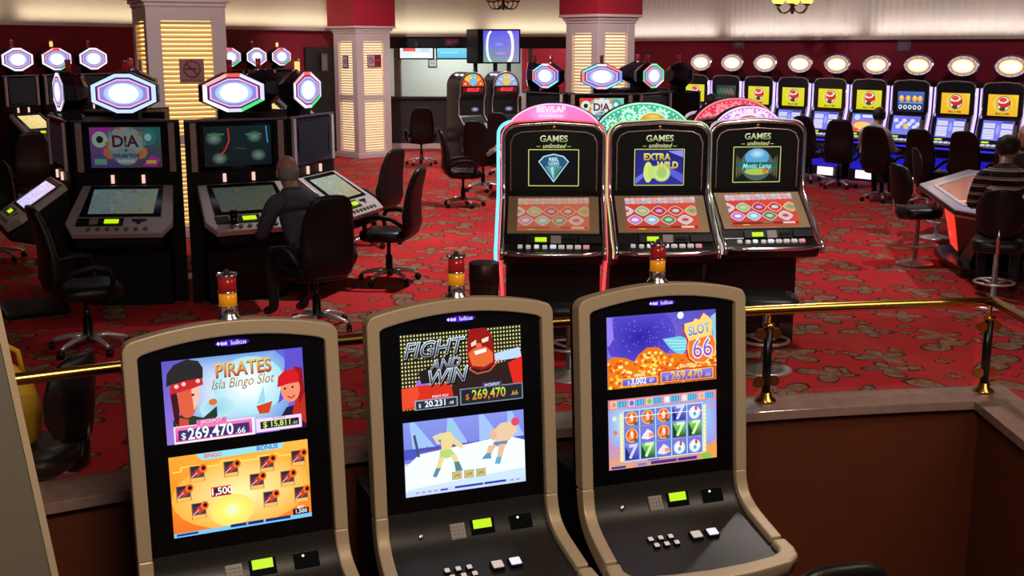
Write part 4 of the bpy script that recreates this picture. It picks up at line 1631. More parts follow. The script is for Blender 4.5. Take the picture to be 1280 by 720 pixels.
def dome_art(a, style):
    W2, H = a.w / 2, a.h
    y0 = -a.h / 2
    sch = {'pink': ((255, 120, 150), (245, 130, 215), (255, 215, 250)), 'green': ((60, 140, 130), (70, 200, 150), (200, 255, 225)),
           'purple': ((200, 120, 215), (225, 140, 225), (255, 235, 255)), 'red': ((215, 40, 60), (235, 60, 90), (255, 150, 160))}[style]
    pts = [(x, y0 + y) for x, y in dome_points(W2, H)]
    cols = [a.C(tuple(sch[0][i] * (1 - max(0, y - y0) / H) + sch[1][i] * max(0, y - y0) / H for i in range(3))) for x, y in pts]
    a._add(pts, [list(range(len(pts)))], cols)
    if style == 'pink':
        a.glow(-W2 * 0.1, y0 + H * 0.70, W2 * 0.38, H * 0.24, (250, 190, 250), (240, 140, 215))
        a.glow(W2 * 0.3, y0 + H * 0.35, W2 * 0.3, H * 0.24, (255, 190, 140), (250, 130, 180))
        a.text('BEV/LAP', -W2 * 0.06, y0 + H * 0.83, 0.062, (255, 240, 255), bold=0.03)
        for k in range(5):
            a.rect(-W2 * 0.30 + k * W2 * 0.10, y0 + H * 0.63, -W2 * 0.22 + k * W2 * 0.10, y0 + H * 0.68, (255, 215, 240))
    else:
        rnd = random.Random(hash(style) % 7 + 2)
        arc = [(W2 * 0.90 * cos(pi * k / 26), y0 + H * 0.90 * sin(pi * k / 26)) for k in range(1, 26)]
        for x, y in arc:
            a.z -= a.step * 0.9
            a.ell(x, y, 0.009, 0.009, sch[2], n=6)
        for u, v, r in ((-0.62, 0.36, 0.062), (-0.30, 0.62, 0.07), (0.34, 0.62, 0.07), (0.62, 0.36, 0.062), (0.0, 0.74, 0.05)):
            x, y = u * W2, y0 + v * H
            a.star(x, y, r, sch[2], 12, 0.72)
            a.ell(x, y, r * 0.52, r * 0.52, sch[1], n=14)
            a.ell(x, y, r * 0.25, r * 0.25, sch[2], n=10)
        for k in range(40):
            t = rnd.uniform(0.12, 0.88) * pi
            q = rnd.uniform(0.5, 0.82)
            a.z -= a.step * 0.9
            a.ringe(W2 * q * cos(t), y0 + H * q * sin(t), 0.014, 0.014, 0.005, sch[2], n=7)
        cc = {'green': ((225, 150, 60), (250, 215, 90)), 'purple': ((190, 90, 90), (235, 150, 170)), 'red': ((235, 120, 40), (255, 190, 60))}[style]
        ox = 0.07 if style == 'green' else 0.0
        a.rect(ox - W2 * 0.36, y0, ox + W2 * 0.36, y0 + H * 0.46, cc[0])
        a.ell(ox, y0 + H * 0.45, 0.118, H * 0.30, sch[2], n=20, a0=0, a1=pi)
        a.ell(ox, y0 + H * 0.45, 0.105, H * 0.265, cc[0], n=20, a0=0, a1=pi)
        a.glow(ox, y0 + H * 0.62, 0.07, H * 0.08, cc[1], cc[0])
    pts = [(x, y0 + y) for x, y in dome_points(W2 * 0.99, H * 0.99)]
    a.line(pts, 0.012, sch[2])


def games_top_art(a, pic):
    g = UV(a)
    a.bg((7, 6, 5))
    g.text('GAMES', 0.5, 0.155, 0.145, (120, 130, 60), (225, 230, 190), bold=0.02)
    g.text('unlimited', 0.5, 0.268, 0.10, (200, 205, 150), shear=0.35, bold=0.01)
    g.line([(0.30, 0.275), (0.345, 0.275)], 0.008, (190, 195, 140))
    g.line([(0.655, 0.275), (0.70, 0.275)], 0.008, (190, 195, 140))
    u0, v0, u1, v1 = 0.22, 0.34, 0.78, 0.90
    g.frame(u0 - 0.012, v0 - 0.014, u1 + 0.012, v1 + 0.014, 0.014, (190, 200, 110))
    if pic == 'diamond':
        g.rect(u0, v0, u1, v1, (6, 8, 14))
        g.poly([(0.32, 0.52), (0.38, 0.43), (0.50, 0.39), (0.62, 0.43), (0.68, 0.52), (0.50, 0.86)], (180, 215, 235))
        g.poly([(0.335, 0.525), (0.39, 0.445), (0.50, 0.41), (0.61, 0.445), (0.665, 0.525), (0.50, 0.83)], (35, 85, 115))
        g.poly([(0.40, 0.60), (0.5, 0.56), (0.60, 0.60), (0.50, 0.80)], (90, 150, 150))
        g.poly([(0.46, 0.62), (0.5, 0.60), (0.50, 0.82)], (150, 215, 225))
        g.poly([(0.52, 0.64), (0.58, 0.62), (0.51, 0.80)], (60, 130, 90))
        g.text('REEL', 0.5, 0.485, 0.075, (205, 235, 245), bold=0.03)
        g.text('GEMS', 0.5, 0.55, 0.075, (160, 210, 230), bold=0.03)
    elif pic == 'wild':
        g.rect(u0, v0, u1, v1, (45, 45, 150), (35, 35, 110))
        g.poly([(0.22, 0.80), (0.40, 0.62), (0.42, 0.66), (0.22, 0.90)], (110, 110, 220))
        g.poly([(0.60, 0.36), (0.78, 0.34), (0.78, 0.46)], (140, 140, 240))
        g.poly([(0.62, 0.62), (0.78, 0.74), (0.78, 0.88), (0.60, 0.72)], (90, 90, 210))
        g.ell(0.53, 0.71, 0.105, 0.15, (150, 180, 70))
        g.ell(0.37, 0.70, 0.055, 0.17, (205, 225, 110))
        g.rect(0.37, 0.60, 0.50, 0.80, (195, 215, 110))
        g.ell(0.53, 0.71, 0.095, 0.135, (200, 220, 140))
        g.ell(0.53, 0.71, 0.06, 0.09, (165, 195, 110))
        g.text('EXTRA', 0.47, 0.455, 0.15, (170, 140, 40), (235, 225, 100), bold=0.04, sx=0.95)
        g.text('WILD', 0.60, 0.59, 0.15, (190, 160, 50), (225, 235, 120), bold=0.04, sx=0.9)
    else:
        g.rect(u0, v0, u1, v1, (20, 24, 20))
        g.ell(0.5, 0.62, 0.20, 0.27, (70, 95, 95))
        g.ell(0.5, 0.50, 0.15, 0.15, (90, 160, 205))
        g.glow(0.5, 0.44, 0.1, 0.08, (190, 230, 250), (100, 165, 210))
        g.ell(0.5, 0.70, 0.16, 0.11, (60, 110, 110))
        g.ell(0.5, 0.74, 0.15, 0.055, (170, 190, 80))
        g.ell(0.60, 0.73, 0.03, 0.04, (220, 110, 40))
        for k in range(5):
            g.ell(0.25 + 0.02 * k, 0.66, 0.005, 0.2 - 0.02 * k, (120, 120, 80), n=10)
            g.ell(0.75 - 0.02 * k, 0.66, 0.005, 0.2 - 0.02 * k, (120, 120, 80), n=10)
        g.rect(0.24, 0.58, 0.76, 0.66, (40, 90, 90))
        g.text('Mystic Lamp', 0.5, 0.645, 0.115, (140, 230, 220), bold=0.02, shear=0.2, sx=0.85)


def games_low_art(a, wash):
    g = UV(a)
    k = wash  # mixes tan into the picture colours, painting glare over the screen

    def c(r, gg, bb):
        return (r * (1 - k) + 165 * k, gg * (1 - k) + 120 * k, bb * (1 - k) + 85 * k)
    a.corners(c(200, 60, 40), c(215, 75, 45), c(225, 70, 50), c(220, 60, 55))
    for i in range(13):
        g.ell(0.04 + i * 0.077, 0.07, 0.045, 0.06, c(*[(225, 200, 190), (200, 190, 225), (235, 170, 160)][i % 3]), n=10)
        g.ell(0.04 + i * 0.077, 0.16, 0.045, 0.05, c(*[(170, 190, 210), (235, 190, 170), (200, 170, 200)][i % 3]), n=10)
    pal = [(190, 215, 235), (150, 195, 150), (175, 55, 60), (210, 60, 50), (190, 175, 110), (190, 130, 225), (150, 195, 240), (110, 130, 110), (215, 200, 215)]
    n = 0
    for row, off in ((0.42, 0.0), (0.70, 0.115)):
        for i in range(5):
            u = off + i * 0.235
            if u > 1.02:
                continue
            pts = []
            for q in range(24):
                t = 2 * pi * q / 24
                s = (abs(cos(t)) ** 1.35 + abs(sin(t)) ** 1.35) ** (-1 / 1.35)
                pts.append((u + 0.112 * s * cos(t), row + 0.155 * s * sin(t)))
            g.poly(pts, c(250, 235, 220))
            g.poly([(u + (p[0] - u) * 0.9, row + (p[1] - row) * 0.9) for p in pts], c(*pal[n % 9]))
            g.ell(u, row, 0.05, 0.05, c(*[min(255, v * 1.2) for v in pal[(n + 3) % 9]]), n=10)
            n += 1
    g.rect(0.02, 0.89, 0.98, 0.95, c(120, 25, 30))
    g.rect(0.45, 0.895, 0.60, 0.935, c(90, 130, 90))
    g.rect(0.75, 0.89, 0.93, 0.945, c(235, 215, 215))
    g.rect(0.15, 0.955, 0.25, 0.985, c(190, 200, 60))


GW = 0.372


def games_machine(label, loc, rz, pic, style, wash, ncol, extra=None, low_neon=True, dome=(0, 0.30), front=True, dw=0.40, dh=0.285):
    t = thing('slot_machine', label, 'slot machine', loc, rz, 'machines with arched toppers')
    head = [(-GW + 0.01, 1.18), (-GW + 0.01, 1.60)]
    for k in range(9):
        q = pi - (pi / 2) * k / 8
        head.append((-GW + 0.12 + 0.11 * cos(q), 1.63 + 0.09 * sin(q)))
    head += [(-0.12, 1.738), (0.0, 1.742), (0.12, 1.738)]
    for k in range(9):
        q = pi / 2 - (pi / 2) * k / 8
        head.append((GW - 0.12 + 0.11 * cos(q), 1.63 + 0.09 * sin(q)))
    head += [(GW - 0.01, 1.60), (GW - 0.01, 1.18)]
    b = B()
    b.prism(head, 'xz', 0.0, 0.42)
    b.prism([(0.0, 0.0), (0.0, 0.66), (-0.42, 0.76), (-0.46, 0.80), (-0.47, 0.845), (-0.355, 0.895), (-0.32, 0.955), (0.0, 1.20), (0.42, 1.20), (0.42, 0.0)], 'yz', -GW + 0.012, GW - 0.012)
    obj('cabinet', b, black, t, bevel=0.008)
    # chrome outline tube
    side = [(-0.475, 0.80), (-0.485, 0.85), (-0.44, 0.885), (-0.36, 0.925), (-0.29, 1.0), (-0.15, 1.11), (-0.035, 1.205), (-0.015, 1.30), (-0.012, 1.60)]
    top = []
    for k in range(1, 9):
        q = pi - (pi / 2) * k / 8
        top.append((-GW + 0.11 + 0.11 * cos(q), -0.012, 1.635 + 0.10 * sin(q)))
    top.append((0.0, -0.012, 1.752))
    path = [(-GW, y, z) for y, z in side] + top + [(-x, y, z) for x, y, z in top[-2::-1]] + [(GW, y, z) for y, z in side[::-1]]
    b = B()
    b.tube(path, 0.016, 8)
    obj('chrome_trim', b, chrome, t)

    def scaled(path, d, dy):
        return [(x + (d if x > 0.02 else -d if x < -0.02 else 0), y + dy, z + (d if z > 1.7 else 0)) for x, y, z in path]
    b = B()
    lo_l = [(-GW - 0.012, -0.05, 0.05), (-GW - 0.012, -0.09, 0.5), (-GW - 0.012, -0.35, 0.74)] if low_neon else []
    lo_r = [(GW + 0.012, -0.35, 0.74), (GW + 0.012, -0.09, 0.5), (GW + 0.012, -0.05, 0.05)] if low_neon else []
    b.tube(lo_l + scaled(path, 0.013, 0.03) + lo_r, 0.0115, 8)
    obj('neon_tube', b, ncol, t)
    if extra:
        b = B()
        lp = [(-GW - 0.045, y + 0.06, z) for y, z in side] + [(x - 0.045, y + 0.06, z + 0.02) for x, y, z in top[:-1]]
        b.tube([(-GW - 0.045, 0.0, 0.05), (-GW - 0.045, -0.3, 0.74)] + lp, 0.013, 8)
        obj('neon_tube', b, extra, t)
    b = B()
    b.tube([(-GW + 0.02, -0.475, 0.845), (-0.2, -0.505, 0.84), (0, -0.515, 0.84), (0.2, -0.505, 0.84), (GW - 0.02, -0.475, 0.845)], 0.018, 8)
    obj('front_rim', b, chrome, t)
    b = B()
    b.tube([(-GW + 0.05, -0.01, 1.24), (-GW + 0.05, -0.01, 1.60), (-GW + 0.075, -0.01, 1.655), (-GW + 0.13, -0.01, 1.68), (0, -0.01, 1.695), (GW - 0.13, -0.01, 1.68), (GW - 0.075, -0.01, 1.655), (GW - 0.05, -0.01, 1.60), (GW - 0.05, -0.01, 1.24)], 0.005, 6)
    obj('gilt_line', b, pinksilver, t)
    b = B()
    b.ball((0, -0.004, 1.715), 0.016, 0.008, 0.016)
    obj('top_badge', b, brass, t)
    if front:
        a = Art(0.64, 0.46, 0.0005)
        games_top_art(a, pic)
        a.obj('upper_screen', SCR, t, T(0, -0.004, 1.47))
    # sloping lower panel
    ang = math.degrees(atan2(0.32, 0.245))
    LM = T(0, -0.16, 1.0775) @ RX(-ang) @ T(0, -0.004, 0)
    ln = sqrt(0.32 ** 2 + 0.245 ** 2)
    b = B()
    b.box((0, 0.0, 0), (2 * GW - 0.07, 0.012, ln - 0.02), M=LM)
    obj('lower_panel', b, copper_panel, t, bevel=0.003)
    if front:
        a = Art(0.53, 0.335, 0.0005)
        games_low_art(a, wash)
        a.obj('lower_screen', SCR_LOW, t, LM @ T(0.0, -0.008, 0))
        b = B()
        b.box((-0.01, -0.343, 0.925), (0.36, 0.02, 0.058), rx=radians(-30))
        b.box((0.27, -0.343, 0.925), (0.16, 0.02, 0.05), rx=radians(-30))
        hs = obj('service_panel', b, dark_metal, t)
        b = B()
        b.box((-0.09, -0.356, 0.927), (0.085, 0.012, 0.032), rx=radians(-30))
        obj('lcd_display', b, lcd_green, hs)
        b = B()
        b.box((0.02, -0.356, 0.927), (0.075, 0.012, 0.06), rx=radians(-30))
        obj('keypad', b, grey, hs)
        b = B()
        b.box((0.12, -0.356, 0.93), (0.08, 0.012, 0.02), rx=radians(-30))
        obj('card_slot', b, black, hs)
        for k in range(9):
            b = B()
            y = -0.40 - 0.012 * (k % 2) if k < 5 else -0.405
            b.box((-0.24 + k * 0.06, y, 0.882), (0.044 if k > 3 else 0.034, 0.03, 0.02), rx=radians(22))
            obj('button', b, [white_cap, white_cap, lit_cap, white_cap, lit_cap, white_cap, white_cap, white_cap, pink_cap][k], t, bevel=0.004)
    # arched topper
    b = B()
    b.prism([(x + dome[0], 1.60 + z) for x, z in dome_points(dw, dh, 28)], 'xz', dome[1], dome[1] + 0.07)
    dm = obj('arched_topper', b, dark_metal, t)
    a = Art(dw * 1.95, dh - 0.007, 0.0005)
    dome_art(a, style)
    a.obj('topper_picture', SCR, dm, T(dome[0], dome[1] - 0.002, 1.60 + (dh - 0.007) / 2))
    if not front:
        a.obj('topper_picture', SCR, dm, T(dome[0], dome[1] + 0.072, 1.60 + (dh - 0.007) / 2) @ RZ(180))
    return t


pink_cap = mat('pink_button', (0.6, 0.2, 0.22, 1), 0.35, emit=(1.0, 0.45, 0.45, 1), es=0.4)
SCR_LOW = screen_mat('screen_low', 0.9)
games_machine('arched-top machine with a pink dome, cyan edge light and a blue diamond picture', (0.312, 8.70, 0), radians(-2), 'diamond', 'pink', 0.55, N_RED, N_CYAN)
games_machine('arched-top machine with a green geared dome and EXTRA WILD picture', (1.108, 8.74, 0), radians(2), 'wild', 'green', 0.1, N_GREEN, low_neon=False, dome=(-0.07, 0.38))
games_machine('arched-top machine with a lilac dome and crystal ball picture, right end of its bank', (1.885, 8.95, 0), radians(7), 'mystic', 'purple', 0.05, N_PINK, low_neon=False, dome=(0.0, 0.24), dw=0.31, dh=0.255)
games_machine('arched-top machine turned away behind the bank, only its red dome showing', (1.86, 10.2, 0), radians(187), 'mystic', 'red', 0, N_PINK, dome=(0.0, 0.20), front=False, dw=0.39, dh=0.285)


# ================================================================== slant machines with hexagonal toppers
def hex_pts(w, h):
    return [(-w, -h * 0.42), (-w, h * 0.42), (-w * 0.24, h), (w * 0.24, h), (w, h * 0.42), (w, -h * 0.42), (w * 0.24, -h), (-w * 0.24, -h)]


def hex_art(a, var):
    W_, H_ = a.w / 2, a.h / 2
    outer = {'blue': [(190, 215, 255)] * 8, 'rg': [(250, 250, 255), (255, 170, 170), (255, 90, 70), (225, 215, 250), (215, 205, 250), (70, 220, 120), (215, 205, 245), (250, 250, 255)],
             'cy': [(255, 130, 120), (120, 220, 255), (235, 240, 255), (250, 120, 130), (110, 150, 255), (130, 235, 250), (255, 190, 210), (140, 160, 255)],
             'green': [(90, 230, 150), (225, 150, 150), (120, 240, 180), (90, 230, 150), (90, 240, 160), (240, 240, 250), (90, 230, 150), (235, 120, 110)],
             'white': [(240, 235, 255)] * 8}[var]
    o, i = hex_pts(W_, H_), hex_pts(W_ * 0.86, H_ * 0.82)
    for k in range(8):
        j = (k + 1) % 8
        a.poly([o[k], i[k], i[j], o[j]], outer[k])
    a.poly(hex_pts(W_ * 0.86, H_ * 0.82)[::-1], (50, 35, 110))
    a.poly(hex_pts(W_ * 0.79, H_ * 0.73)[::-1], (255, 175, 190))
    a.poly(hex_pts(W_ * 0.73, H_ * 0.66)[::-1], (135, 125, 205))
    a.glow(0, 0, W_ * 0.62, H_ * 0.56, (255, 255, 255), (150, 180, 240))
    a.ell(0, 0, W_ * 0.46, H_ * 0.50, (255, 255, 255))


def dia_art(a, dim, red=False):
    g = UV(a)

    def c(r, gg, bb):
        return (r * dim, gg * dim, bb * dim)
    a.corners(c(90, 70, 150), c(110, 60, 80), c(40, 130, 130), c(170, 70, 170))
    if red:
        a.corners(c(215, 60, 70), c(60, 150, 120), c(120, 190, 160), c(215, 60, 40))
    g.poly([(0.0, 0.25), (0.1, 0.0), (0.35, 0.0), (0.05, 0.35)], c(215, 45, 60) if red else c(190, 50, 190))
    g.ell(0.14, 0.30, 0.11, 0.20, c(190, 225, 200))
    g.ell(0.14, 0.30, 0.05, 0.09, c(30, 30, 35))
    g.ell(0.82, 0.25, 0.12, 0.20, c(60, 150, 150))
    g.ell(0.82, 0.25, 0.05, 0.09, c(190, 235, 225))
    g.ell(0.28, 0.62, 0.10, 0.16, c(235, 120, 60))
    g.ell(0.70, 0.62, 0.10, 0.16, c(230, 140, 70))
    g.ell(0.5, 0.38, 0.25, 0.40, c(205, 215, 210) if red else c(165, 185, 180))
    for k in range(10):
        g.ell(0.5 + 0.255 * cos(k * 0.628), 0.40 + 0.40 * sin(k * 0.628), 0.035, 0.06, c(225, 120, 70) if k % 2 else c(120, 170, 150), n=8)
    g.ell(0.5, 0.72, 0.17, 0.22, c(140, 170, 165))
    g.text('D', 0.39, 0.36, 0.40, c(90, 25, 60), bold=0.03)
    g.text('!', 0.50, 0.36, 0.36, c(90, 25, 60), bold=0.03)
    g.text('A', 0.60, 0.36, 0.40, c(90, 25, 60), bold=0.03)
    g.ell(0.5, 0.57, 0.02, 0.035, c(60, 60, 70), n=8)
    for k in range(7):
        g.rect(0.385 + k * 0.034, 0.80, 0.410 + k * 0.034, 0.88, c(215, 225, 220))
    g.text('muertos', 0.5, 0.69, 0.19, c(70, 80, 150), bold=0.04)
    g.rect(0.05, 0.78, 0.22, 0.92, c(110, 190, 150))
    g.poly([(0.72, 0.95), (0.86, 0.70), (0.98, 0.78), (0.92, 0.98)], c(205, 60, 175))
    g.rect(0.78, 0.82, 0.92, 0.90, c(240, 220, 60))


def forest_art(a, dim):
    g = UV(a)

    def c(r, gg, bb):
        return (r * dim, gg * dim, bb * dim)
    a.corners(c(20, 25, 28), c(18, 24, 30), c(15, 40, 45), c(12, 30, 32))
    for u, v, r in ((0.15, 0.3, 0.13), (0.75, 0.28, 0.12), (0.22, 0.8, 0.12), (0.8, 0.75, 0.12)):
        g.glow(u, v, r, r * 1.3, c(120, 150, 135), c(22, 40, 38))
    g.rect(0.05, 0.18, 0.30, 0.22, c(40, 140, 80))
    g.rect(0.62, 0.2, 0.86, 0.24, c(60, 130, 100))
    g.line([(0.36, 0.05), (0.37, 0.35), (0.31, 0.58), (0.24, 0.72)], 0.03, c(230, 50, 45))
    g.line([(0.93, 0.02), (0.95, 0.45)], 0.025, c(90, 170, 240))
    g.line([(0.45, 0.55), (0.62, 0.58)], 0.02, c(70, 80, 75))


def haze_art(a, tone):
    g = UV(a)
    a.corners(*tone)
    rnd = random.Random(5)
    for k in range(70):
        u, v = rnd.random(), rnd.random()
        bq = rnd.uniform(0.86, 1.14)
        q = [tone[k % 4][i] * bq * rnd.uniform(0.94, 1.06) for i in range(3)]
        a.z -= a.step * 0.8
        g.ell(u, v, rnd.uniform(0.015, 0.05), rnd.uniform(0.02, 0.06), [min(255, z) for z in q], n=9)


TONES = {'dim': [(78, 90, 92), (95, 92, 72), (88, 98, 88), (70, 92, 100)], 'dark': [(62, 68, 60), (72, 70, 55), (60, 66, 55), (55, 62, 58)],
         'pale': [(150, 150, 120), (165, 150, 110), (150, 165, 150), (140, 165, 165)], 'white': [(185, 190, 235), (200, 200, 240), (225, 190, 225), (210, 215, 250)],
         'gold': [(225, 195, 120), (235, 205, 140), (240, 220, 150), (230, 210, 140)]}


def slant_machine(label, loc, rz, group, up='dia', dim=0.8, low='dim', var='blue', strip=pinksilver, plinth=0.0, wd=1.0, beacon_on=False):
    t = thing('slot_machine', label, 'slot machine', loc, rz, group)
    Z = plinth
    Mz = T(0, 0, Z) @ Matrix.Diagonal((wd, 1, 1, 1))
    b = B()
    b.prism([(-0.48, 0.0), (0.48, 0.0), (0.15, 0.50), (-0.15, 0.50)], 'xy', 0.0, 1.65, M=Mz)
    b.prism([(0.02, 0.0), (0.02, 1.04), (-0.54, 0.665), (-0.54, 0.60), (-0.14, 0.50), (-0.14, 0.0)], 'yz', -0.36, 0.36, M=Mz)
    obj('cabinet', b, black_satin, t, bevel=0.01)
    if plinth:
        b = B()
        b.box((0, 0.12, plinth / 2), (0.68, 0.68, plinth - 0.004))
        obj('plinth', b, wall_dark, t)
    b = B()
    b.box((0, -0.005, 1.655), (0.95, 0.03, 0.02), M=Mz)
    obj('top_edge', b, dark_chrome, t, bevel=0.004)
    b = B()
    b.prism([(-0.35, 1.20), (0.35, 1.20), (0.35, 1.63), (-0.35, 1.63)], 'xz', -0.022, 0.0, M=Mz)
    obj('screen_bezel', b, black_glass, t, bevel=0.006)
    a = Art(0.62, 0.36, 0.0006)
    if up == 'dia':
        dia_art(a, dim)
    elif up == 'dia_red':
        dia_art(a, dim, True)
    elif up == 'forest':
        forest_art(a, dim)
    else:
        haze_art(a, [(14, 16, 20)] * 4)
    a.obj('upper_screen', SCR, t, Mz @ T(0, -0.024, 1.42))
    for sx in (-1, 1):
        b = B()
        b.box((sx * 0.405, -0.02, 1.42), (0.055, 0.03, 0.44), M=Mz)
        obj('side_strip', b, strip, t, bevel=0.004)
        b = B()
        b.box((sx * 0.135, -0.016, 1.135), (0.026, 0.02, 0.075), M=Mz)
        obj('reel_lamp', b, lamp_peach, t)
    # slanted deck
    A0, A1 = Vector((0, -0.02, 1.055)), Vector((0, -0.56, 0.70))
    ang = math.degrees(atan2(0.54, 0.355))
    ln = (A1 - A0).length
    DM = Mz @ T(0, -0.29, 0.8775) @ RX(-ang)
    h = ln / 2
    outl = [(-0.395, h), (0.395, h), (0.455, -h + 0.14), (0.38, -h), (-0.38, -h), (-0.455, -h + 0.14)]
    b = B()
    b.prism(outl, 'xz', -0.035, 0.025, M=DM)
    obj('deck', b, strip if strip is not pinksilver else silver, t, bevel=0.008)
    b = B()
    b.prism([(-0.315, h - 0.02), (0.315, h - 0.02), (0.35, -h + 0.215), (-0.35, -h + 0.215)], 'xz', -0.043, -0.03, M=DM)
    obj('lower_bezel', b, black_glass, t)
    a = Art(0.56, 0.33, 0.0006)
    haze_art(a, TONES[low])
    a.obj('lower_screen', SCR, t, DM @ T(0, -0.045, 0.088))
    b = B()
    b.box((-0.16, -0.037, -h + 0.145), (0.40, 0.012, 0.10), M=DM)
    hs = obj('service_panel', b, dark_metal, t, bevel=0.003)
    b = B()
    b.box((-0.06, -0.046, -h + 0.145), (0.12, 0.012, 0.045), M=DM)
    obj('lcd_display', b, lcd_green, hs)
    b = B()
    b.box((-0.21, -0.046, -h + 0.145), (0.07, 0.012, 0.07), M=DM)
    obj('keypad', b, grey, hs)
    b = B()
    b.prism([(0.10, 0.02), (0.24, 0.02), (0.22, -0.01), (0.19, -0.012), (0.185, -0.04), (0.155, -0.04), (0.15, -0.012), (0.12, -0.01)], 'xz', -0.041, -0.035, M=DM @ T(0, 0, -h + 0.16))
    obj('bill_slot', b, black, t)
    for k in range(7):
        b = B()
        b.lathe([(0.020, 0.0), (0.020, -0.012), (0.016, -0.016)], (-0.24 + k * 0.08, -0.035, -h + 0.05), 10, M=DM, axis='y')
        obj('button', b, btn_olive, t)
    # topper
    hz = 1.895 + Z
    b = B()
    b.box((0, 0.13, 1.69 + Z), (0.22, 0.14, 0.10))
    tp = obj('topper_neck', b, black_satin, t)
    b = B()
    o = hex_pts(0.295, 0.182)
    rings = [[(x, 0.03, hz + z) for x, z in o], [(x, 0.13, hz + z) for x, z in o], [(x * 0.75, 0.22, hz + z * 0.8) for x, z in o], [(x * 0.45, 0.27, hz + z * 0.55) for x, z in o]]
    b.loft(rings, True, True, 0, False)
    hx = obj('hexagonal_topper', b, shell_m, t, bevel=0.006)
    a = Art(0.565, 0.345, 0.0006)
    hex_art(a, var)
    a.obj('lit_face', SCR_HEX, hx, T(0, 0.026, hz))
    b = B()
    b.lathe([(0.035, 0), (0.035, 0.012), (0.026, 0.018), (0.026, 0.03)], (0, 0.13, hz + 0.165), 12)
    bc = obj('beacon', b, chrome, t)
    b = B()
    b.lathe([(0.028, 0.105), (0.028, 0.125), (0.01, 0.13)], (0, 0.13, hz + 0.165), 12)
    obj('chrome_cap', b, chrome, bc)
    b = B()
    b.lathe([(0.025, 0.03), (0.025, 0.105)], (0, 0.13, hz + 0.165), 12)
    obj('red_lens', b, lens_hot if beacon_on else red_lens, bc)
    return t


dark_chrome = mat('dark_chrome', (0.25, 0.25, 0.33, 1), 0.25, 0.9)
lamp_peach = glow('lamp_peach', rgb(255, 200, 185), 1.0)
lens_hot = glow('lamp_orange', rgb(255, 170, 90), 1.8)
btn_olive = mat('olive_button', (0.14, 0.12, 0.08, 1), 0.4)
shell_m = mat('topper_shell', (0.012, 0.012, 0.025, 1), 0.22)
SCR_HEX = screen_mat('screen_topper', 1.15)
GL, GC, GWL = 'carousel of slant machines on the left', 'carousel of slant machines in the centre', 'slant machines along the left wall'
slant_machine('slant-deck machine of the left carousel showing a skull picture with D!A lettering', (-3.46, 10.45, 0), radians(5), GL, 'dia', 0.55, 'dim', 'blue')
slant_machine('slant-deck machine with a dark green picture, in front of the bald man', (-2.51, 10.64, 0), radians(30), GL, 'forest', 0.8, 'dark', 'rg')
slant_machine('slant-deck machine turned right with a pale lower screen, nearest the whitish pillar', (-1.95, 11.36, 0), radians(73), GL, 'haze', 0.6, 'pale', 'rg', silver, beacon_on=True)
slant_machine('slant-deck machine turned left, its silver deck seen from the side at the left edge', (-4.21, 10.83, 0), radians(-60), GL, 'haze', 0.6, 'white', 'white', silver)
slant_machine('slant-deck machine at the rear left of the left carousel, dark topper back', (-4.05, 12.35, 0), radians(-135), GL, 'haze', 0.5, 'dim', 'blue')
slant_machine('slant-deck machine at the rear right of the left carousel, dark topper back', (-2.55, 12.35, 0), radians(140), GL, 'haze', 0.5, 'dim', 'blue')
slant_machine('slant-deck machine with a D!A picture in front of the central pillar', (1.26, 16.5, 0), radians(0), GC, 'dia_red', 1.05, 'dim', 'cy')
slant_machine('slant-deck machine angled left beside the television, its topper edged red', (0.46, 16.95, 0), radians(-50), GC, 'haze', 0.6, 'dim', 'cy', silver)
slant_machine('slant-deck machine seen edge-on under the television, its topper a thin bright line', (0.22, 17.85, 0), radians(-96), GC, 'haze', 0.6, 'dim', 'cy', silver)
slant_machine('slant-deck machine right of the central pillar with a green-edged topper', (2.06, 16.95, 0), radians(52), GC, 'haze', 0.6, 'dim', 'green', silver)
slant_machine('slant-deck machine behind the green-edged one, its black topper shell facing right', (2.62, 17.75, 0), radians(108), GC, 'haze', 0.6, 'dim', 'green')
slant_machine('slant-deck machine turned away behind the central pillar, round black topper back', (2.02, 18.85, 0), radians(168), GC, 'haze', 0.6, 'dim', 'green')
for s, lab, lo_, va, be in ((0, 'slant-deck machine against the left wall at the picture edge, gold lower screen', 'gold', 'white', False),
                           (1, 'slant-deck machine against the left wall under the glowing orange beacon', 'dim', 'rg', True),
                           (2, 'slant-deck machine against the left wall, just left of the amber pillar', 'dim', 'white', False),
                           (6.45, 'slant-deck machine against the left wall, just right of the amber pillar', 'dim', 'rg', False),
                           (7.46, 'slant-deck machine against the left wall between two others, gold lower screen', 'gold', 'white', False),
                           (8.47, 'slant-deck machine against the left wall nearest the dark door', 'dim', 'rg', True)):
    q = V2(-7.51, 18.0) + U * (s * 0.735)
    slant_machine(lab, (q.x, q.y, 0), AL, GWL, 'haze', 0.5, lo_, va, silver, plinth=0.22, wd=0.71, beacon_on=be)


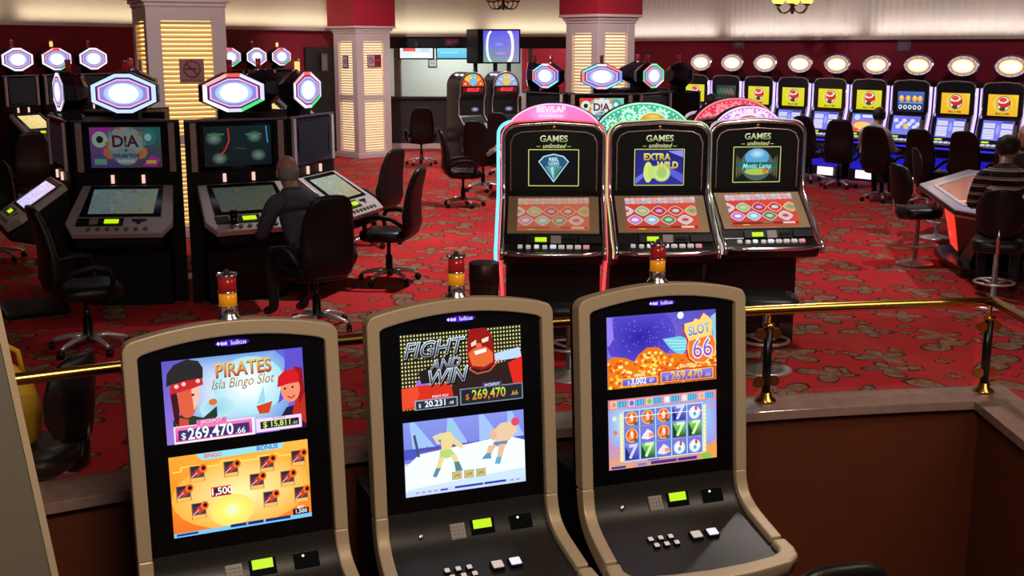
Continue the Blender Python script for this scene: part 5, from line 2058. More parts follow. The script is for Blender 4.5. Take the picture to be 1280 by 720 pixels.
# ================================================================== upright machines along the right wall
def ball_art(a, which):
    g = UV(a)
    if which == 'night':
        a.corners((25, 45, 45), (30, 40, 40), (60, 75, 60), (40, 60, 55))
        for k in range(14):
            g.ell(0.1 + 0.06 * k, 0.35 + 0.1 * sin(k * 2.1), 0.06, 0.12, (60 + 6 * k, 95, 85), n=9)
        g.rect(0.1, 0.7, 0.8, 0.85, (45, 80, 75))
        return
    if which == 'bright':
        a.corners((30, 30, 45), (40, 40, 60), (70, 110, 190), (60, 100, 200))
        for u in (0.15, 0.4, 0.65, 0.85):
            g.ell(u, 0.35, 0.10, 0.16, (230, 160, 70))
            g.ell(u, 0.30, 0.05, 0.09, (250, 210, 120))
        g.rect(0.05, 0.52, 0.95, 0.58, (90, 170, 230))
        for u in (0.12, 0.3, 0.48, 0.66, 0.84):
            g.ell(u, 0.78, 0.07, 0.11, (235, 235, 240))
            g.ell(u, 0.78, 0.035, 0.06, (40, 40, 50))
        return
    yl = (215, 205, 30) if which == 'yellow' else (235, 175, 40)
    a.corners(yl, yl, (225, 215, 60) if which == 'yellow' else (250, 205, 60), (225, 215, 60) if which == 'yellow' else (240, 190, 40))
    g.glow(0.5, 0.42, 0.42, 0.5, (250, 240, 110), yl)
    g.ell(0.52, 0.42, 0.235, 0.36, (60, 45, 40))
    g.ell(0.52, 0.42, 0.21, 0.33, (235, 230, 225))
    g.poly([(0.33, 0.36), (0.45, 0.42), (0.60, 0.40), (0.72, 0.26), (0.74, 0.46), (0.64, 0.60), (0.45, 0.58), (0.34, 0.50)], (215, 40, 30))
    g.ell(0.50, 0.66, 0.10, 0.10, (70, 65, 60))
    g.ell(0.50, 0.24, 0.13, 0.11, (225, 70, 55))
    g.text('BALL X 1000', 0.5, 0.90, 0.13, (40, 35, 15), bold=0.03, sx=0.95)


def low_panel_art(a, which):
    g = UV(a)
    if which == 'sea':
        a.corners((235, 120, 60), (120, 190, 230), (70, 120, 235), (70, 120, 240))
        g.ell(0.2, 0.2, 0.12, 0.16, (190, 215, 250))
        g.rect(0.4, 0.06, 0.9, 0.2, (220, 225, 250))
        g.ell(0.45, 0.66, 0.35, 0.22, (245, 200, 110))
        g.ell(0.15, 0.9, 0.15, 0.12, (225, 80, 50))
        return
    a.corners((120, 125, 235), (130, 130, 235), (105, 110, 230), (115, 120, 235))
    if which == 'boxes':
        for k in range(9):
            g.ell(0.12 + 0.1 * k, 0.25 + 0.5 * ((k * 5) % 3) / 3, 0.09, 0.12, (215, 215, 240), n=8)
        g.ell(0.5, 0.55, 0.09, 0.14, (225, 200, 90))
        return
    for u in (0.04, 0.60):
        for v in (0.14, 0.44, 0.70):
            g.rect(u, v, u + 0.36, v + 0.24, (215, 212, 235))
            g.rect(u + 0.03, v + 0.10, u + 0.33, v + 0.13, (180, 180, 220))
    g.ell(0.5, 0.45, 0.06, 0.25, (150, 165, 240))
    g.rect(0.62, 0.03, 0.95, 0.09, (60, 55, 110))


def oval_art(a):
    W_, H_ = a.w / 2, a.h / 2
    a.ell(0, 0, W_, H_, (185, 160, 190), n=28)
    a.ell(0, 0, W_ * 0.86, H_ * 0.84, (140, 80, 60), n=28)
    a.ell(0, 0, W_ * 0.80, H_ * 0.76, (215, 185, 110), n=28)
    a.glow(0, 0, W_ * 0.72, H_ * 0.62, (255, 255, 255), (250, 240, 170))
    a.ell(0, 0, W_ * 0.62, H_ * 0.50, (255, 255, 255), n=24)
    for k in range(12):
        q = 2 * pi * (k + 0.3) / 12
        a.ell(W_ * 0.93 * cos(q), H_ * 0.92 * sin(q), 0.012, 0.010, (120, 70, 110), n=6)


def upright_machine(label, loc, rz, up, low, sd=1):
    t = thing('slot_machine', label, 'slot machine', loc, rz, 'upright machines with oval toppers on the right wall')
    hw = 0.345
    head = [(-hw, 0.85), (-hw, 1.66), (-hw + 0.03, 1.72), (-hw + 0.10, 1.75), (0, 1.765), (hw - 0.10, 1.75), (hw - 0.03, 1.72), (hw, 1.66), (hw, 0.85)]
    b = B()
    b.prism(head, 'xz', 0.0, 0.45)
    b.prism([(0.0, 0.0), (0.0, 0.62), (-0.30, 0.68), (-0.36, 0.72), (-0.36, 0.76), (-0.12, 0.83), (-0.06, 1.19), (0.02, 1.22), (0.45, 1.22), (0.45, 0.0)], 'yz', -hw + 0.005, hw - 0.005)
    obj('cabinet', b, cab_blue, t, bevel=0.008)
    b = B()
    b.tube([(-hw, -0.37, 0.72), (-hw, -0.36, 0.78), (-hw, -0.13, 0.86), (-hw, -0.06, 1.20), (-hw, -0.01, 1.26)] + [(x, -0.01, z) for x, z in head[1:-1]] + [(hw, -0.01, 1.26), (hw, -0.06, 1.20), (hw, -0.13, 0.86), (hw, -0.36, 0.78), (hw, -0.37, 0.72)], 0.013, 6)
    obj('chrome_trim', b, chrome, t)
    b = B()
    for sx in (-1, 1):
        b = B()
        b.tube([(sx * (hw + 0.02), 0.0, 1.66), (sx * (hw + 0.02), 0.0, 1.22), (sx * (hw + 0.02), -0.08, 0.86)], 0.023, 6)
        obj('neon_tube', b, N_LILAC, t)
    a = Art(0.50, 0.33, 0.0008)
    ball_art(a, up)
    a.obj('upper_screen', SCR, t, T(0, -0.004, 1.41))
    a = Art(0.52, 0.31, 0.0008)
    low_panel_art(a, low)
    a.obj('lower_screen', SCR, t, T(0, -0.098, 1.02) @ RX(-9.5))
    b = B()
    b.box((0.29, -0.10, 1.02), (0.06, 0.02, 0.2), rx=radians(-9.5))
    obj('bill_slot', b, copper_panel, t)
    b = B()
    b.box((-0.16, -0.165, 0.835), (0.12, 0.012, 0.04), rx=radians(-70))
    obj('lcd_display', b, lcd_green, t)
    for k in range(5):
        b = B()
        b.box((-0.14 + k * 0.09, -0.26, 0.795), (0.06, 0.05, 0.025), rx=radians(16))
        obj('button', b, lit_cap, t, bevel=0.005)
    b = B()
    b.box((0, -0.355, 0.70), (0.62, 0.012, 0.022))
    obj('deck_light', b, N_BLUE, t)
    b = B()
    b.box((0, -0.012, 0.36), (0.60, 0.012, 0.30))
    obj('kick_light', b, kick_blue, t)
    b = B()
    b.box((0, -0.03, 0.12), (0.32, 0.03, 0.14))
    obj('base_light', b, N_WHITE, t)
    oz = 2.0
    b = B()
    b.box((0, 0.20, 1.82), (0.14, 0.08, 0.16))
    nk = obj('topper_neck', b, black_satin, t)
    b = B()
    b.lathe([(0.0, 0.10), (0.17, 0.09), (0.265, 0.05), (0.29, 0.015), (0.285, 0.0), (0.0, 0.0)], (0, 0, 0), 28, M=T(0, 0.14, oz) @ Matrix.Diagonal((1.0, 1.0, 0.62, 1)), axis='y')
    ov = obj('oval_topper', b, chrome, t)
    a = Art(0.52, 0.315, 0.0008)
    oval_art(a)
    a.obj('lit_face', SCR_OVAL, ov, T(0, 0.137, oz))
    return t


cab_blue = mat('cabinet_blue_black', (0.010, 0.010, 0.022, 1), 0.3)
kick_blue = glow('blue_kick_light', rgb(20, 20, 190), 0.9)
SCR_OVAL = screen_mat('screen_oval', 1.2)
RP0, RP8 = V2(3.66, 23.5), V2(7.66, 18.3)
ups = ['yellow', 'night', 'yellow', 'yellow', 'yellow', 'yellow', 'bright', 'orange', 'orange']
lows = ['panels', 'panels', 'panels', 'panels', 'panels', 'sea', 'boxes', 'panels', 'panels']
ords = ['leftmost of the row, its yellow screen partly behind a player', 'second from the left with a dark night screen', 'third from the left, yellow screen left of the lilac dome',
        'fourth from the left, yellow screen above the lilac dome', 'fifth from the left, yellow screen over pale blue boxes', 'sixth from the left with a blue sea lower screen',
        'seventh from the left with gold figures and pale balls', 'eighth from the left, orange screen', 'ninth from the left, orange screen above the striped shirt']
for k in range(9):
    q = RP0.lerp(RP8, k / 8)
    upright_machine('upright right-wall machine, ' + ords[k], (q.x, q.y, 0), radians(-52), ups[k], lows[k])
q = RP0.lerp(RP8, 9 / 8)
upright_machine('upright machine on the right wall cut off by the right picture edge', (q.x, q.y, 0), radians(-52), 'orange', 'panels')


# ================================================================== round-topped machines with red number displays
def fan_art(a, style):
    W_, H_ = a.w / 2, a.h
    y0 = -a.h / 2
    cs = [(225, 90, 40), (240, 150, 50), (120, 190, 210), (235, 190, 60), (215, 70, 45)] if style == 0 else [(150, 160, 200), (175, 185, 220), (220, 190, 90), (165, 180, 225), (150, 165, 205)]
    for k in range(5):
        a.z -= a.step * 0.9
        pts = [(0, y0)] + [(W_ * cos(pi * (k + q / 4) / 5), y0 + H_ * sin(pi * (k + q / 4) / 5)) for q in range(5)]
        a.poly(pts, cs[k])
    a.z += a.step
    a.ell(0, y0 + H_ * 0.35, W_ * 0.35, H_ * 0.3, (110, 190, 225) if style == 0 else (225, 195, 90))
    for k in range(6):
        q = pi * (k + 0.5) / 6
        a.ell(W_ * 0.72 * cos(q), y0 + H_ * 0.72 * sin(q), 0.022, 0.022, (240, 210, 120) if style == 0 else (205, 215, 245), n=8)


def arch_machine(label, loc, rz, style, digits):
    t = thing('slot_machine', label, 'slot machine', loc, rz, 'round-topped machines below the television')
    hw = 0.27
    ot = [(-hw, 1.40)] + [(hw * cos(pi - pi * k / 16), 1.56 + hw * sin(pi - pi * k / 16)) for k in range(17)] + [(hw, 1.40)]
    b = B()
    b.prism(ot, 'xz', 0.0, 0.62, smooth=False)
    b.prism([(0.06, 0.0), (0.06, 0.62), (-0.34, 0.66), (-0.36, 0.74), (-0.12, 0.86), (0.08, 1.0), (0.08, 1.30), (0.0, 1.41), (0.62, 1.41), (0.62, 0.0)], 'yz', -hw, hw)
    obj('cabinet', b, cab_blue, t, bevel=0.01)
    b = B()
    for sx in (-1, 1):
        b.tube([(sx * hw, -0.005, 1.42), (sx * hw, 0.065, 1.30), (sx * hw, 0.065, 1.02), (sx * hw, -0.10, 0.88), (sx * hw, -0.34, 0.76)], 0.013, 6)
    b.tube([(x, -0.005, z) for x, z in ot], 0.010, 6)
    obj('chrome_trim', b, silver, t)
    a = Art(0.47, 0.235, 0.0008)
    fan_art(a, style)
    a.obj('fan_picture', SCR, t, T(0, -0.006, 1.56 + 0.125))
    b = B()
    b.box((0, -0.006, 1.495), (0.50, 0.015, 0.12))
    db = obj('digit_panel', b, bronze, t)
    a = Art(0.42, 0.085, 0.0008)
    a.bg((70, 5, 10))
    a.text(digits, 0, 0, 0.085, (255, 50, 60), bold=0.03, sx=0.95)
    a.obj('red_digits', SCR_HOT, db, T(0, -0.016, 1.495))
    a = Art(0.48, 0.27, 0.0008)
    a.bg((8, 8, 12))
    a.glow(0.08, -0.04, 0.09, 0.05, (170, 170, 210), (8, 8, 12))
    a.obj('screen', SCR, t, T(0, 0.074, 1.16))
    b = B()
    b.box((0, -0.23, 0.815), (0.44, 0.20, 0.012), rx=radians(26))
    obj('button_panel', b, silver, t)
    for k in (0.12, 0.34):
        b = B()
        b.ball((-hw * 0.62, k, 1.56 + hw * 0.80), 0.05, 0.05, 0.018)
        obj('top_lamp', b, N_WHITE, t)
    return t


q = at_y(591, 100, 22.6)
arch_machine('round-topped machine with an orange fan and red number, left of the pair', (q.x, 22.6, 0), radians(28), 0, '6315.57')
q = at_y(633, 100, 22.9)
arch_machine('round-topped machine with a pale blue fan and red number, right of the pair', (q.x, 22.9, 0), radians(22), 1, '6315.57')
# ================================================================== seating
def sup(cx, cy, z, w, d, n=3.0, seg=20):
    pts = []
    for k in range(seg):
        a = 2 * pi * k / seg
        c, s = cos(a), sin(a)
        pts.append((cx + w * math.copysign(abs(c) ** (2 / n), c), cy + d * math.copysign(abs(s) ** (2 / n), s), z))
    return pts


def cushion(b, cx, cy, z0, z1, w, d, n=3.5):
    h = z1 - z0
    b.loft([sup(cx, cy, z0, w * 0.86, d * 0.86, n), sup(cx, cy, z0 + h * 0.12, w * 0.96, d * 0.96, n), sup(cx, cy, z0 + h * 0.5, w, d, n), sup(cx, cy, z0 + h * 0.82, w * 0.97, d * 0.97, n), sup(cx, cy, z1, w * 0.86, d * 0.86, n), sup(cx, cy, z1 + 0.008, w * 0.5, d * 0.5, n)])


def back_shell(b, prof, n=2.6):
    """prof: list of (y, z, halfwidth, halfthickness)"""
    rings = []
    for y, z, w, d in prof:
        rings.append(sup(0, y, z, w, d, n))
    b.loft(rings)


def office_chair(label, loc, rz, group):
    t = thing('office_chair', label, 'chair', loc, rz, group)
    b = B()
    cushion(b, 0, 0.02, 0.43, 0.535, 0.255, 0.25)
    obj('seat', b, leather, t)
    b = B()
    back_shell(b, [(-0.20, 0.46, 0.16, 0.035), (-0.225, 0.49, 0.21, 0.05), (-0.25, 0.58, 0.235, 0.062), (-0.245, 0.70, 0.24, 0.06), (-0.255, 0.82, 0.235, 0.05), (-0.28, 0.95, 0.22, 0.045), (-0.315, 1.06, 0.195, 0.042), (-0.335, 1.115, 0.165, 0.038), (-0.345, 1.145, 0.115, 0.028), (-0.348, 1.155, 0.05, 0.012)])
    obj('backrest', b, leather, t)
    for s in (-1, 1):
        b = B()
        b.tube([(s * 0.22, 0.10, 0.43), (s * 0.285, 0.13, 0.50), (s * 0.30, 0.15, 0.60), (s * 0.30, 0.12, 0.675), (s * 0.295, 0.02, 0.695), (s * 0.29, -0.12, 0.675), (s * 0.27, -0.20, 0.62), (s * 0.23, -0.235, 0.57)], [0.018, 0.02, 0.022, 0.025, 0.027, 0.025, 0.02, 0.018], 8)
        obj('armrest', b, black_satin, t)
    b = B()
    b.lathe([(0.045, 0.09), (0.045, 0.13), (0.036, 0.14), (0.034, 0.27), (0.020, 0.275), (0.020, 0.40), (0.09, 0.41), (0.09, 0.435)], seg=14)
    obj('column', b, black, t)
    for k in range(5):
        a = 2 * pi * k / 5 + 0.3
        b = B()
        c, s = cos(a), sin(a)
        b.tube([(0.03 * c, 0.03 * s, 0.115), (0.14 * c, 0.14 * s, 0.115), (0.25 * c, 0.25 * s, 0.088), (0.295 * c, 0.295 * s, 0.070)], [0.026, 0.022, 0.017, 0.014], 8)
        lg = obj('base_leg', b, chair_chrome, t)
        b = B()
        M = T(0.30 * c, 0.30 * s, 0.031) @ Matrix.Rotation(a + 0.6, 4, 'Z')
        b.lathe([(0.012, -0.022), (0.030, -0.020), (0.030, -0.004), (0.012, -0.003), (0.012, 0.003), (0.030, 0.004), (0.030, 0.020), (0.012, 0.022)], (0, 0, 0), 12, M=M, axis='x')
        b.lathe([(0.009, 0.0), (0.009, 0.045)], (0, 0, 0), 8, M=M)
        obj('caster', b, black, lg)
    return t


def bar_stool(label, loc, rz, group, seat_z=0.62, back=True):
    t = thing('bar_stool', label, 'stool', loc, rz, group)
    b = B()
    cushion(b, 0, 0.0, seat_z - 0.11, seat_z, 0.225, 0.22, 4.0)
    obj('seat', b, leather, t)
    if back:
        b = B()
        rings = []
        for z, w, bend in ((0.05, 0.10, 0.01), (0.09, 0.16, 0.02), (0.18, 0.20, 0.035), (0.29, 0.205, 0.04), (0.38, 0.185, 0.035), (0.44, 0.14, 0.025), (0.468, 0.08, 0.012), (0.475, 0.03, 0.005)):
            ring = []
            for k in range(9):
                u = -1 + 2 * k / 8
                ring.append((w * u, -0.25 - z * 0.12 + bend * u * u * 2.0, seat_z + z))
            for k in range(8, -1, -1):
                u = -1 + 2 * k / 8
                ring.append((w * u * 0.97, -0.25 - z * 0.12 + bend * u * u * 2.0 - 0.045 * (1 - 0.6 * u * u), seat_z + z))
            rings.append(ring)
        b.loft(rings)
        obj('backrest', b, leather, t)
        b = B()
        b.tube([(0, -0.05, seat_z - 0.115), (0, -0.22, seat_z - 0.11), (0, -0.275, seat_z - 0.07), (0, -0.285, seat_z + 0.03), (0, -0.285, seat_z + 0.15)], 0.016, 8, flat=1.6)
        obj('back_bracket', b, chrome, t)
    b = B()
    b.lathe([(0.026, 0.03), (0.026, seat_z - 0.12), (0.10, seat_z - 0.115), (0.10, seat_z - 0.105)], seg=14)
    obj('pole', b, chrome, t)
    b = B()
    ring = [(0.17 * cos(2 * pi * k / 24), 0.06 + 0.17 * sin(2 * pi * k / 24), 0.21) for k in range(24)]
    b.tube(ring, 0.011, 8, closed=True)
    b.tube([(0, 0, 0.21), (0, -0.11, 0.21)], 0.010, 6)
    b.tube([(0.02, 0.02, 0.21), (0.12, 0.18, 0.21)], 0.010, 6)
    b.tube([(-0.02, 0.02, 0.21), (-0.12, 0.18, 0.21)], 0.010, 6)
    obj('foot_ring', b, chair_chrome, t)
    b = B()
    b.lathe([(0.20, 0.0), (0.20, 0.008), (0.17, 0.018), (0.06, 0.035), (0.035, 0.05)], seg=26)
    obj('base_disc', b, chair_chrome, t)
    return t


GCH = 'black office chairs on the red carpet'
ch0 = office_chair('high-backed black office chair seen in profile facing left, in the middle of the red carpet', at_z(487, 352), radians(78), GCH)


def chair(px, py, rz, label, group=GCH, D=None):
    if D is None:
        p = at_z(px, py)
    else:
        zc = D * cos(TH) + CH * sin(TH)
        p = Vector(((px - 640) / F_PX * zc, D, 0))
    return dup(ch0, p, radians(rz), label, group)


chair(468, 0, 62, 'black office chair behind the profile one, its back turned toward the whitish pillar', D=13.6)
chair(579, 258, -80, 'black office chair seen in profile facing right, left of the cyan-edged machine', D=None)
chair(604, 0, -22, 'black office chair in front of the orange fan machine, back to the camera', D=18.9)
chair(631, 0, -25, 'black office chair in front of the pale blue fan machine, beside the cyan neon', D=21.4)
chair(527, 0, 8, 'dark office chair standing at the cash desk counter', D=23.2)
chair(397, 0, 34, 'large black office chair with the bald man sitting on it', D=9.42)
chair(112, 438, -58, 'black office chair facing away in front of the skull picture machine', D=None)
chair(-4, 325, 25, 'dark grey office chair cut by the left picture edge', D=None)
chair(38, 0, 40, 'black office chair at the wall machine with the gold screen, back to the camera', D=16.4)
GR = 'black office chairs along the right wall machines'
for px, D, rz, lab in ((1012, 20.2, -46, 'black office chair at the right wall row, just right of the lilac dome'),
                       (1047, 19.3, -20, 'slim black office chair at the right wall row, turned, second from the lilac dome'),
                       (1101, 17.6, -48, 'black office chair at the right wall row with the pale-shirted player on it'),
                       (1157, 17.0, -50, 'black office chair at the right wall row behind the two shiny stools'),
                       (1211, 16.5, -48, 'black office chair at the right wall row behind the gaming table corner'),
                       (1267, 15.6, -45, 'black office chair at the right wall row behind the striped shirt')):
    chair(px, 0, rz, lab, GR, D=D)
chair(880, 0, -50, 'dark office chair under the dark-clothed player at the right wall row', GR, D=21.85)
GS = 'black bar stools with chrome foot rings'
st0 = bar_stool('bar stool with a shiny black back at the left corner of the gaming table', Vector((4.37, 12.38, 0)), radians(-78), GS)
dup(st0, Vector((5.22, 14.12, 0)), radians(-110), 'bar stool with a shiny black back behind the nearer one at the gaming table', GS)
dup(st0, Vector((4.36, 10.28, 0)), radians(-22), 'bar stool with a black back under the person in the striped shirt', GS)
st1 = bar_stool('low black stool with a chrome foot ring behind the brass railing post', at_z(955, 462), radians(-8), GS, 0.56, back=False)
dup(st1, at_z(712, 470), radians(5), 'low black stool in the gap between the middle and right front machines', GS)

# chair next to the ledge with a yellow bag on it
b_loc = Vector((-2.30, 5.27, 0))
st2 = bar_stool('black bar stool by the ledge at the far left, a yellow bag on its seat', (b_loc.x, b_loc.y, 0), radians(82), GS, 0.44)
bag = thing('shoulder_bag', 'bulging yellow bag on the stool behind the railing at the left edge', 'bag', (b_loc.x - 0.10, b_loc.y - 0.02, 0.452), radians(10))
b = B()
b.loft([sup(0, 0, 0.0, 0.12, 0.08, 3), sup(0, 0, 0.03, 0.15, 0.10, 3), sup(0.005, 0, 0.15, 0.165, 0.11, 2.6), sup(0, 0.005, 0.28, 0.14, 0.085, 2.6), sup(0, 0.0, 0.36, 0.10, 0.05, 2.4), sup(0, 0, 0.39, 0.06, 0.02, 2.2)])
yel = mat('yellow_canvas', (0.80, 0.42, 0.02, 1), 0.65, bump=0.3, scale=120)
obj('bag_body', b, yel, bag)
b = B()
b.tube([(-0.10, 0, 0.34), (-0.09, -0.03, 0.46), (0.0, -0.04, 0.52), (0.09, -0.03, 0.46), (0.10, 0, 0.34)], 0.013, 8)
obj('strap', b, yel, bag)

# office chair end panel / low bench seat behind the glass
chair(988, 0, 14, 'black office chair on the lower floor at the bottom edge, only its top in sight', 'chairs of the front machines', D=4.10).location.z = LF
# footrest on the carpet
q = at_z(44, 390, 0.0)
ft = thing('footrest', 'flat dark footrest lying on the carpet left of the skull machine chair', 'footrest', q, radians(32))
b = B()
b.prism([(-0.24, 0.0), (-0.24, 0.04), (0.22, 0.085), (0.24, 0.07), (0.24, 0.0)], 'yz', -0.26, 0.26)
obj('wedge', b, black_satin, ft, bevel=0.008)
b = B()
for sx in (-1, 1):
    b.box((sx * 0.262, 0.0, 0.062), (0.02, 0.48, 0.018), rx=radians(5.5))
obj('metal_edge', b, dark_chrome, ft)
# bin between the front machines and the bank
bn = thing('waste_bin', 'tall dark cylindrical bin beside the cyan-edged machine', 'bin', (-0.19, 7.75, 0), 0)
b = B()
b.lathe([(0.088, 0.0), (0.098, 0.02), (0.10, 0.82), (0.098, 0.86), (0.092, 0.865), (0.088, 0.84), (0.086, 0.60), (0.0, 0.59)], seg=28)
obj('bin_body', b, mat('smoked_brown', (0.035, 0.02, 0.014, 1), 0.22, 0.2), bn)
b = B()
b.lathe([(0.101, 0.73), (0.1035, 0.735), (0.1035, 0.865), (0.099, 0.87)], seg=28)
obj('rim_band', b, bronze, bn)
# drink on a machine deck
cup = thing('drinking_glass', 'dark drink in a small glass on the deck in front of the bald man', 'glass', (-2.44, 10.09, 0.768), 0)
b = B()
b.lathe([(0.030, 0.0), (0.032, 0.01), (0.037, 0.13), (0.034, 0.13), (0.030, 0.02), (0.0, 0.015)], seg=18)
obj('tumbler', b, black_glass, cup)
b = B()
b.lathe([(0.034, -0.004), (0.034, 0.008), (0.032, 0.012)], seg=18)
obj('coaster', b, chrome, cup)

# ================================================================== electronic gaming table
tb = thing('gaming_table', 'large many-sided gaming table with lilac rim and red lit pedestal at the right', 'table', (5.1, 12.4, 0), 0)
O = V2(5.1, 12.4)
TP = [V2(4.72, 13.4), V2(4.33, 11.25), V2(4.45, 10.92), V2(5.2, 10.66), V2(5.5, 11.3), V2(5.5, 13.2), V2(6.0, 14.8), V2(5.9, 15.0)]


def inset(pts, k, c=None):
    c = c or sum(pts, V2(0, 0)) / len(pts)
    return [c + (p - c) * k for p in pts]


def loc3(pts, z):
    return [(p.x - O.x, p.y - O.y, z) for p in pts]


b = B()
b.loft([loc3(inset(TP, 0.93), 0.66), loc3(inset(TP, 0.99), 0.68), loc3(TP, 0.71), loc3(TP, 0.745), loc3(inset(TP, 0.985), 0.755), loc3(inset(TP, 0.74), 0.742)], True, True, 0, False)
obj('table_top', b, mat('lilac_grey_rim', (0.55, 0.52, 0.66, 1), 0.2, 0.1, var=0.1, scale=6), tb)
b = B()
b.loft([loc3(inset(TP, 1.002), 0.70), loc3(inset(TP, 1.008), 0.71), loc3(inset(TP, 1.008), 0.725), loc3(inset(TP, 1.002), 0.735)], True, False, 0, False)
obj('rim_trim', b, bronze, tb)
b = B()
b.loft([loc3(inset(TP, 0.72), 0.742), loc3(inset(TP, 0.72), 0.750)], True, True, 0, False)
ps = obj('playing_surface', b, mat('playing_field', (0.35, 0.10, 0.06, 1), 0.2, var=0.5, scale=2.5, emit=(0.4, 0.16, 0.12, 1), es=0.35), tb)
b = B()
for k, (u, v) in enumerate(((4.75, 11.9), (4.95, 12.15), (5.05, 11.6))):
    b.box((u - O.x, v - O.y, 0.754), (0.42, 0.05, 0.006), rz=0.5 + 0.4 * k)
obj('field_lines', b, glow('field_line', rgb(255, 190, 140), 0.8), ps)
BP = [V2(4.80, 13.0), V2(4.64, 12.25), V2(4.56, 11.58), V2(5.25, 11.3), V2(5.5, 11.7), V2(5.5, 13.1), V2(5.3, 13.4)]
b = B()
b.loft([loc3(BP, 0.0), loc3(BP, 0.07), loc3(inset(BP, 0.97), 0.085)], True, True, 0, False)
obj('base_plate', b, black, tb)
b = B()
P0, P1 = inset(BP, 0.62), [V2(4.95, 13.3), V2(4.68, 12.2), V2(4.75, 11.45), V2(5.25, 11.0), V2(5.6, 11.5), V2(5.6, 13.1), V2(5.5, 13.6)]
b.loft([loc3(P0, 0.085), loc3(P1, 0.67)], True, True, 0, False)
pd = obj('pedestal', b, black, tb)
b = B()
for i0, i1 in ((0, 1),):
    a0, a1 = P0[i0].lerp(P0[i1], 0.08), P0[i0].lerp(P0[i1], 0.92)
    c0, c1 = P1[i0].lerp(P1[i1], 0.08), P1[i0].lerp(P1[i1], 0.92)
    n = V2(-0.012, 0)
    lo = [a0.lerp(c0, 0.12) + n, a1.lerp(c1, 0.12) + n]
    hi = [a0.lerp(c0, 0.92) + n, a1.lerp(c1, 0.92) + n]
    z0, z1 = 0.085 + 0.585 * 0.12, 0.085 + 0.585 * 0.92
    v = [(lo[0].x - O.x, lo[0].y - O.y, z0), (lo[1].x - O.x, lo[1].y - O.y, z0), (hi[1].x - O.x, hi[1].y - O.y, z1), (hi[0].x - O.x, hi[0].y - O.y, z1)]
    v += [(x + 0.01, y, z) for x, y, z in v]
    b.add(v, [(0, 1, 2, 3), (7, 6, 5, 4), (0, 4, 5, 1), (1, 5, 6, 2), (2, 6, 7, 3), (3, 7, 4, 0)])
obj('red_light_panel', b, glow('red_panel', rgb(255, 50, 30), 1.4), pd)
b = B()
b.tube([(p.x - O.x, p.y - O.y, 0.085) for p in BP[1:4]], 0.014, 6)
obj('foot_trim', b, bronze, tb)
b = B()
b.lathe([(0.11, 0.0), (0.11, 0.045), (0.09, 0.06), (0.03, 0.068)], (5.02 - O.x, 12.05 - O.y, 0.752), 20)
obj('red_lamp', b, glow('red_lamp', rgb(235, 50, 40), 0.9), ps)
b = B()
b.loft([loc3(inset(TP, 0.80), 0.750), loc3(inset(TP, 0.80), 0.756), loc3(inset(TP, 0.73), 0.756), loc3(inset(TP, 0.73), 0.750)], True, False, 0, False, loop=True)
obj('field_border', b, mat('pale_lilac_border', (0.75, 0.72, 0.85, 1), 0.15), tb)
# ================================================================== people


def skin_body(J, E, names, root):
    """evaluated skin surface; returns verts, faces, per-face material"""
    keys = list(J)
    me = bpy.data.meshes.new('sk')
    me.from_pydata([J[k][0] for k in keys], [(keys.index(a), keys.index(c)) for a, c, m in E], [])
    o = bpy.data.objects.new('sk', me)
    COL.objects.link(o)
    o.modifiers.new('skin', 'SKIN')
    for i, k in enumerate(keys):
        r = J[k][1]
        me.skin_vertices[0].data[i].radius = r if isinstance(r, tuple) else (r, r)
        me.skin_vertices[0].data[i].use_root = (k == root)
    sd = o.modifiers.new('sub', 'SUBSURF')
    sd.levels = sd.render_levels = 2
    bpy.context.view_layer.update()
    em = bpy.data.meshes.new_from_object(o.evaluated_get(bpy.context.evaluated_depsgraph_get()))
    vs = [v.co.copy() for v in em.vertices]
    fs = [list(p.vertices) for p in em.polygons]
    segs = [(Vector(J[a][0]), Vector(J[c][0]), m) for a, c, m in E]
    mi = []
    for p in em.polygons:
        c = p.center
        best = (9e9, 0)
        for a, e, m in segs:
            d = e - a
            t = max(0, min(1, (c - a).dot(d) / max(d.dot(d), 1e-9)))
            dist = (c - a - d * t).length
            if dist < best[0]:
                best = (dist, m)
        mi.append(best[1])
    bpy.data.objects.remove(o)
    bpy.data.meshes.remove(me)
    bpy.data.meshes.remove(em)
    return vs, fs, mi


def add_hand(b, w, d, up, mi, side):
    """palm and five fingers; w wrist, d pointing direction, up = back of the hand"""
    d, up = Vector(d).normalized(), Vector(up).normalized()
    up = (up - d * up.dot(d)).normalized()
    x = d.cross(up) * side
    w = Vector(w)

    def P(a, c, e):
        return w + d * a + x * c + up * e
    b.loft([[P(a, hw * cos(q), th * sin(q)) for q in [2 * pi * k / 10 for k in range(10)]] for a, hw, th in ((-0.01, 0.026, 0.02), (0.02, 0.034, 0.018), (0.06, 0.042, 0.015), (0.09, 0.040, 0.012))], mi=mi)
    for k, (c, L) in enumerate(((-0.031, 0.062), (-0.011, 0.075), (0.010, 0.080), (0.031, 0.070))):
        b.tube([P(0.08, c, 0), P(0.08 + L * 0.45, c * 1.1, 0.004), P(0.08 + L * 0.8, c * 1.12, -0.012), P(0.08 + L * 0.95, c * 1.12, -0.030)], [0.0095, 0.009, 0.0085, 0.007], 7, mi=mi)
    b.tube([P(0.025, 0.03, -0.005), P(0.05, 0.055, -0.012), P(0.075, 0.066, -0.02), P(0.09, 0.066, -0.028)], [0.012, 0.011, 0.010, 0.008], 7, mi=mi)


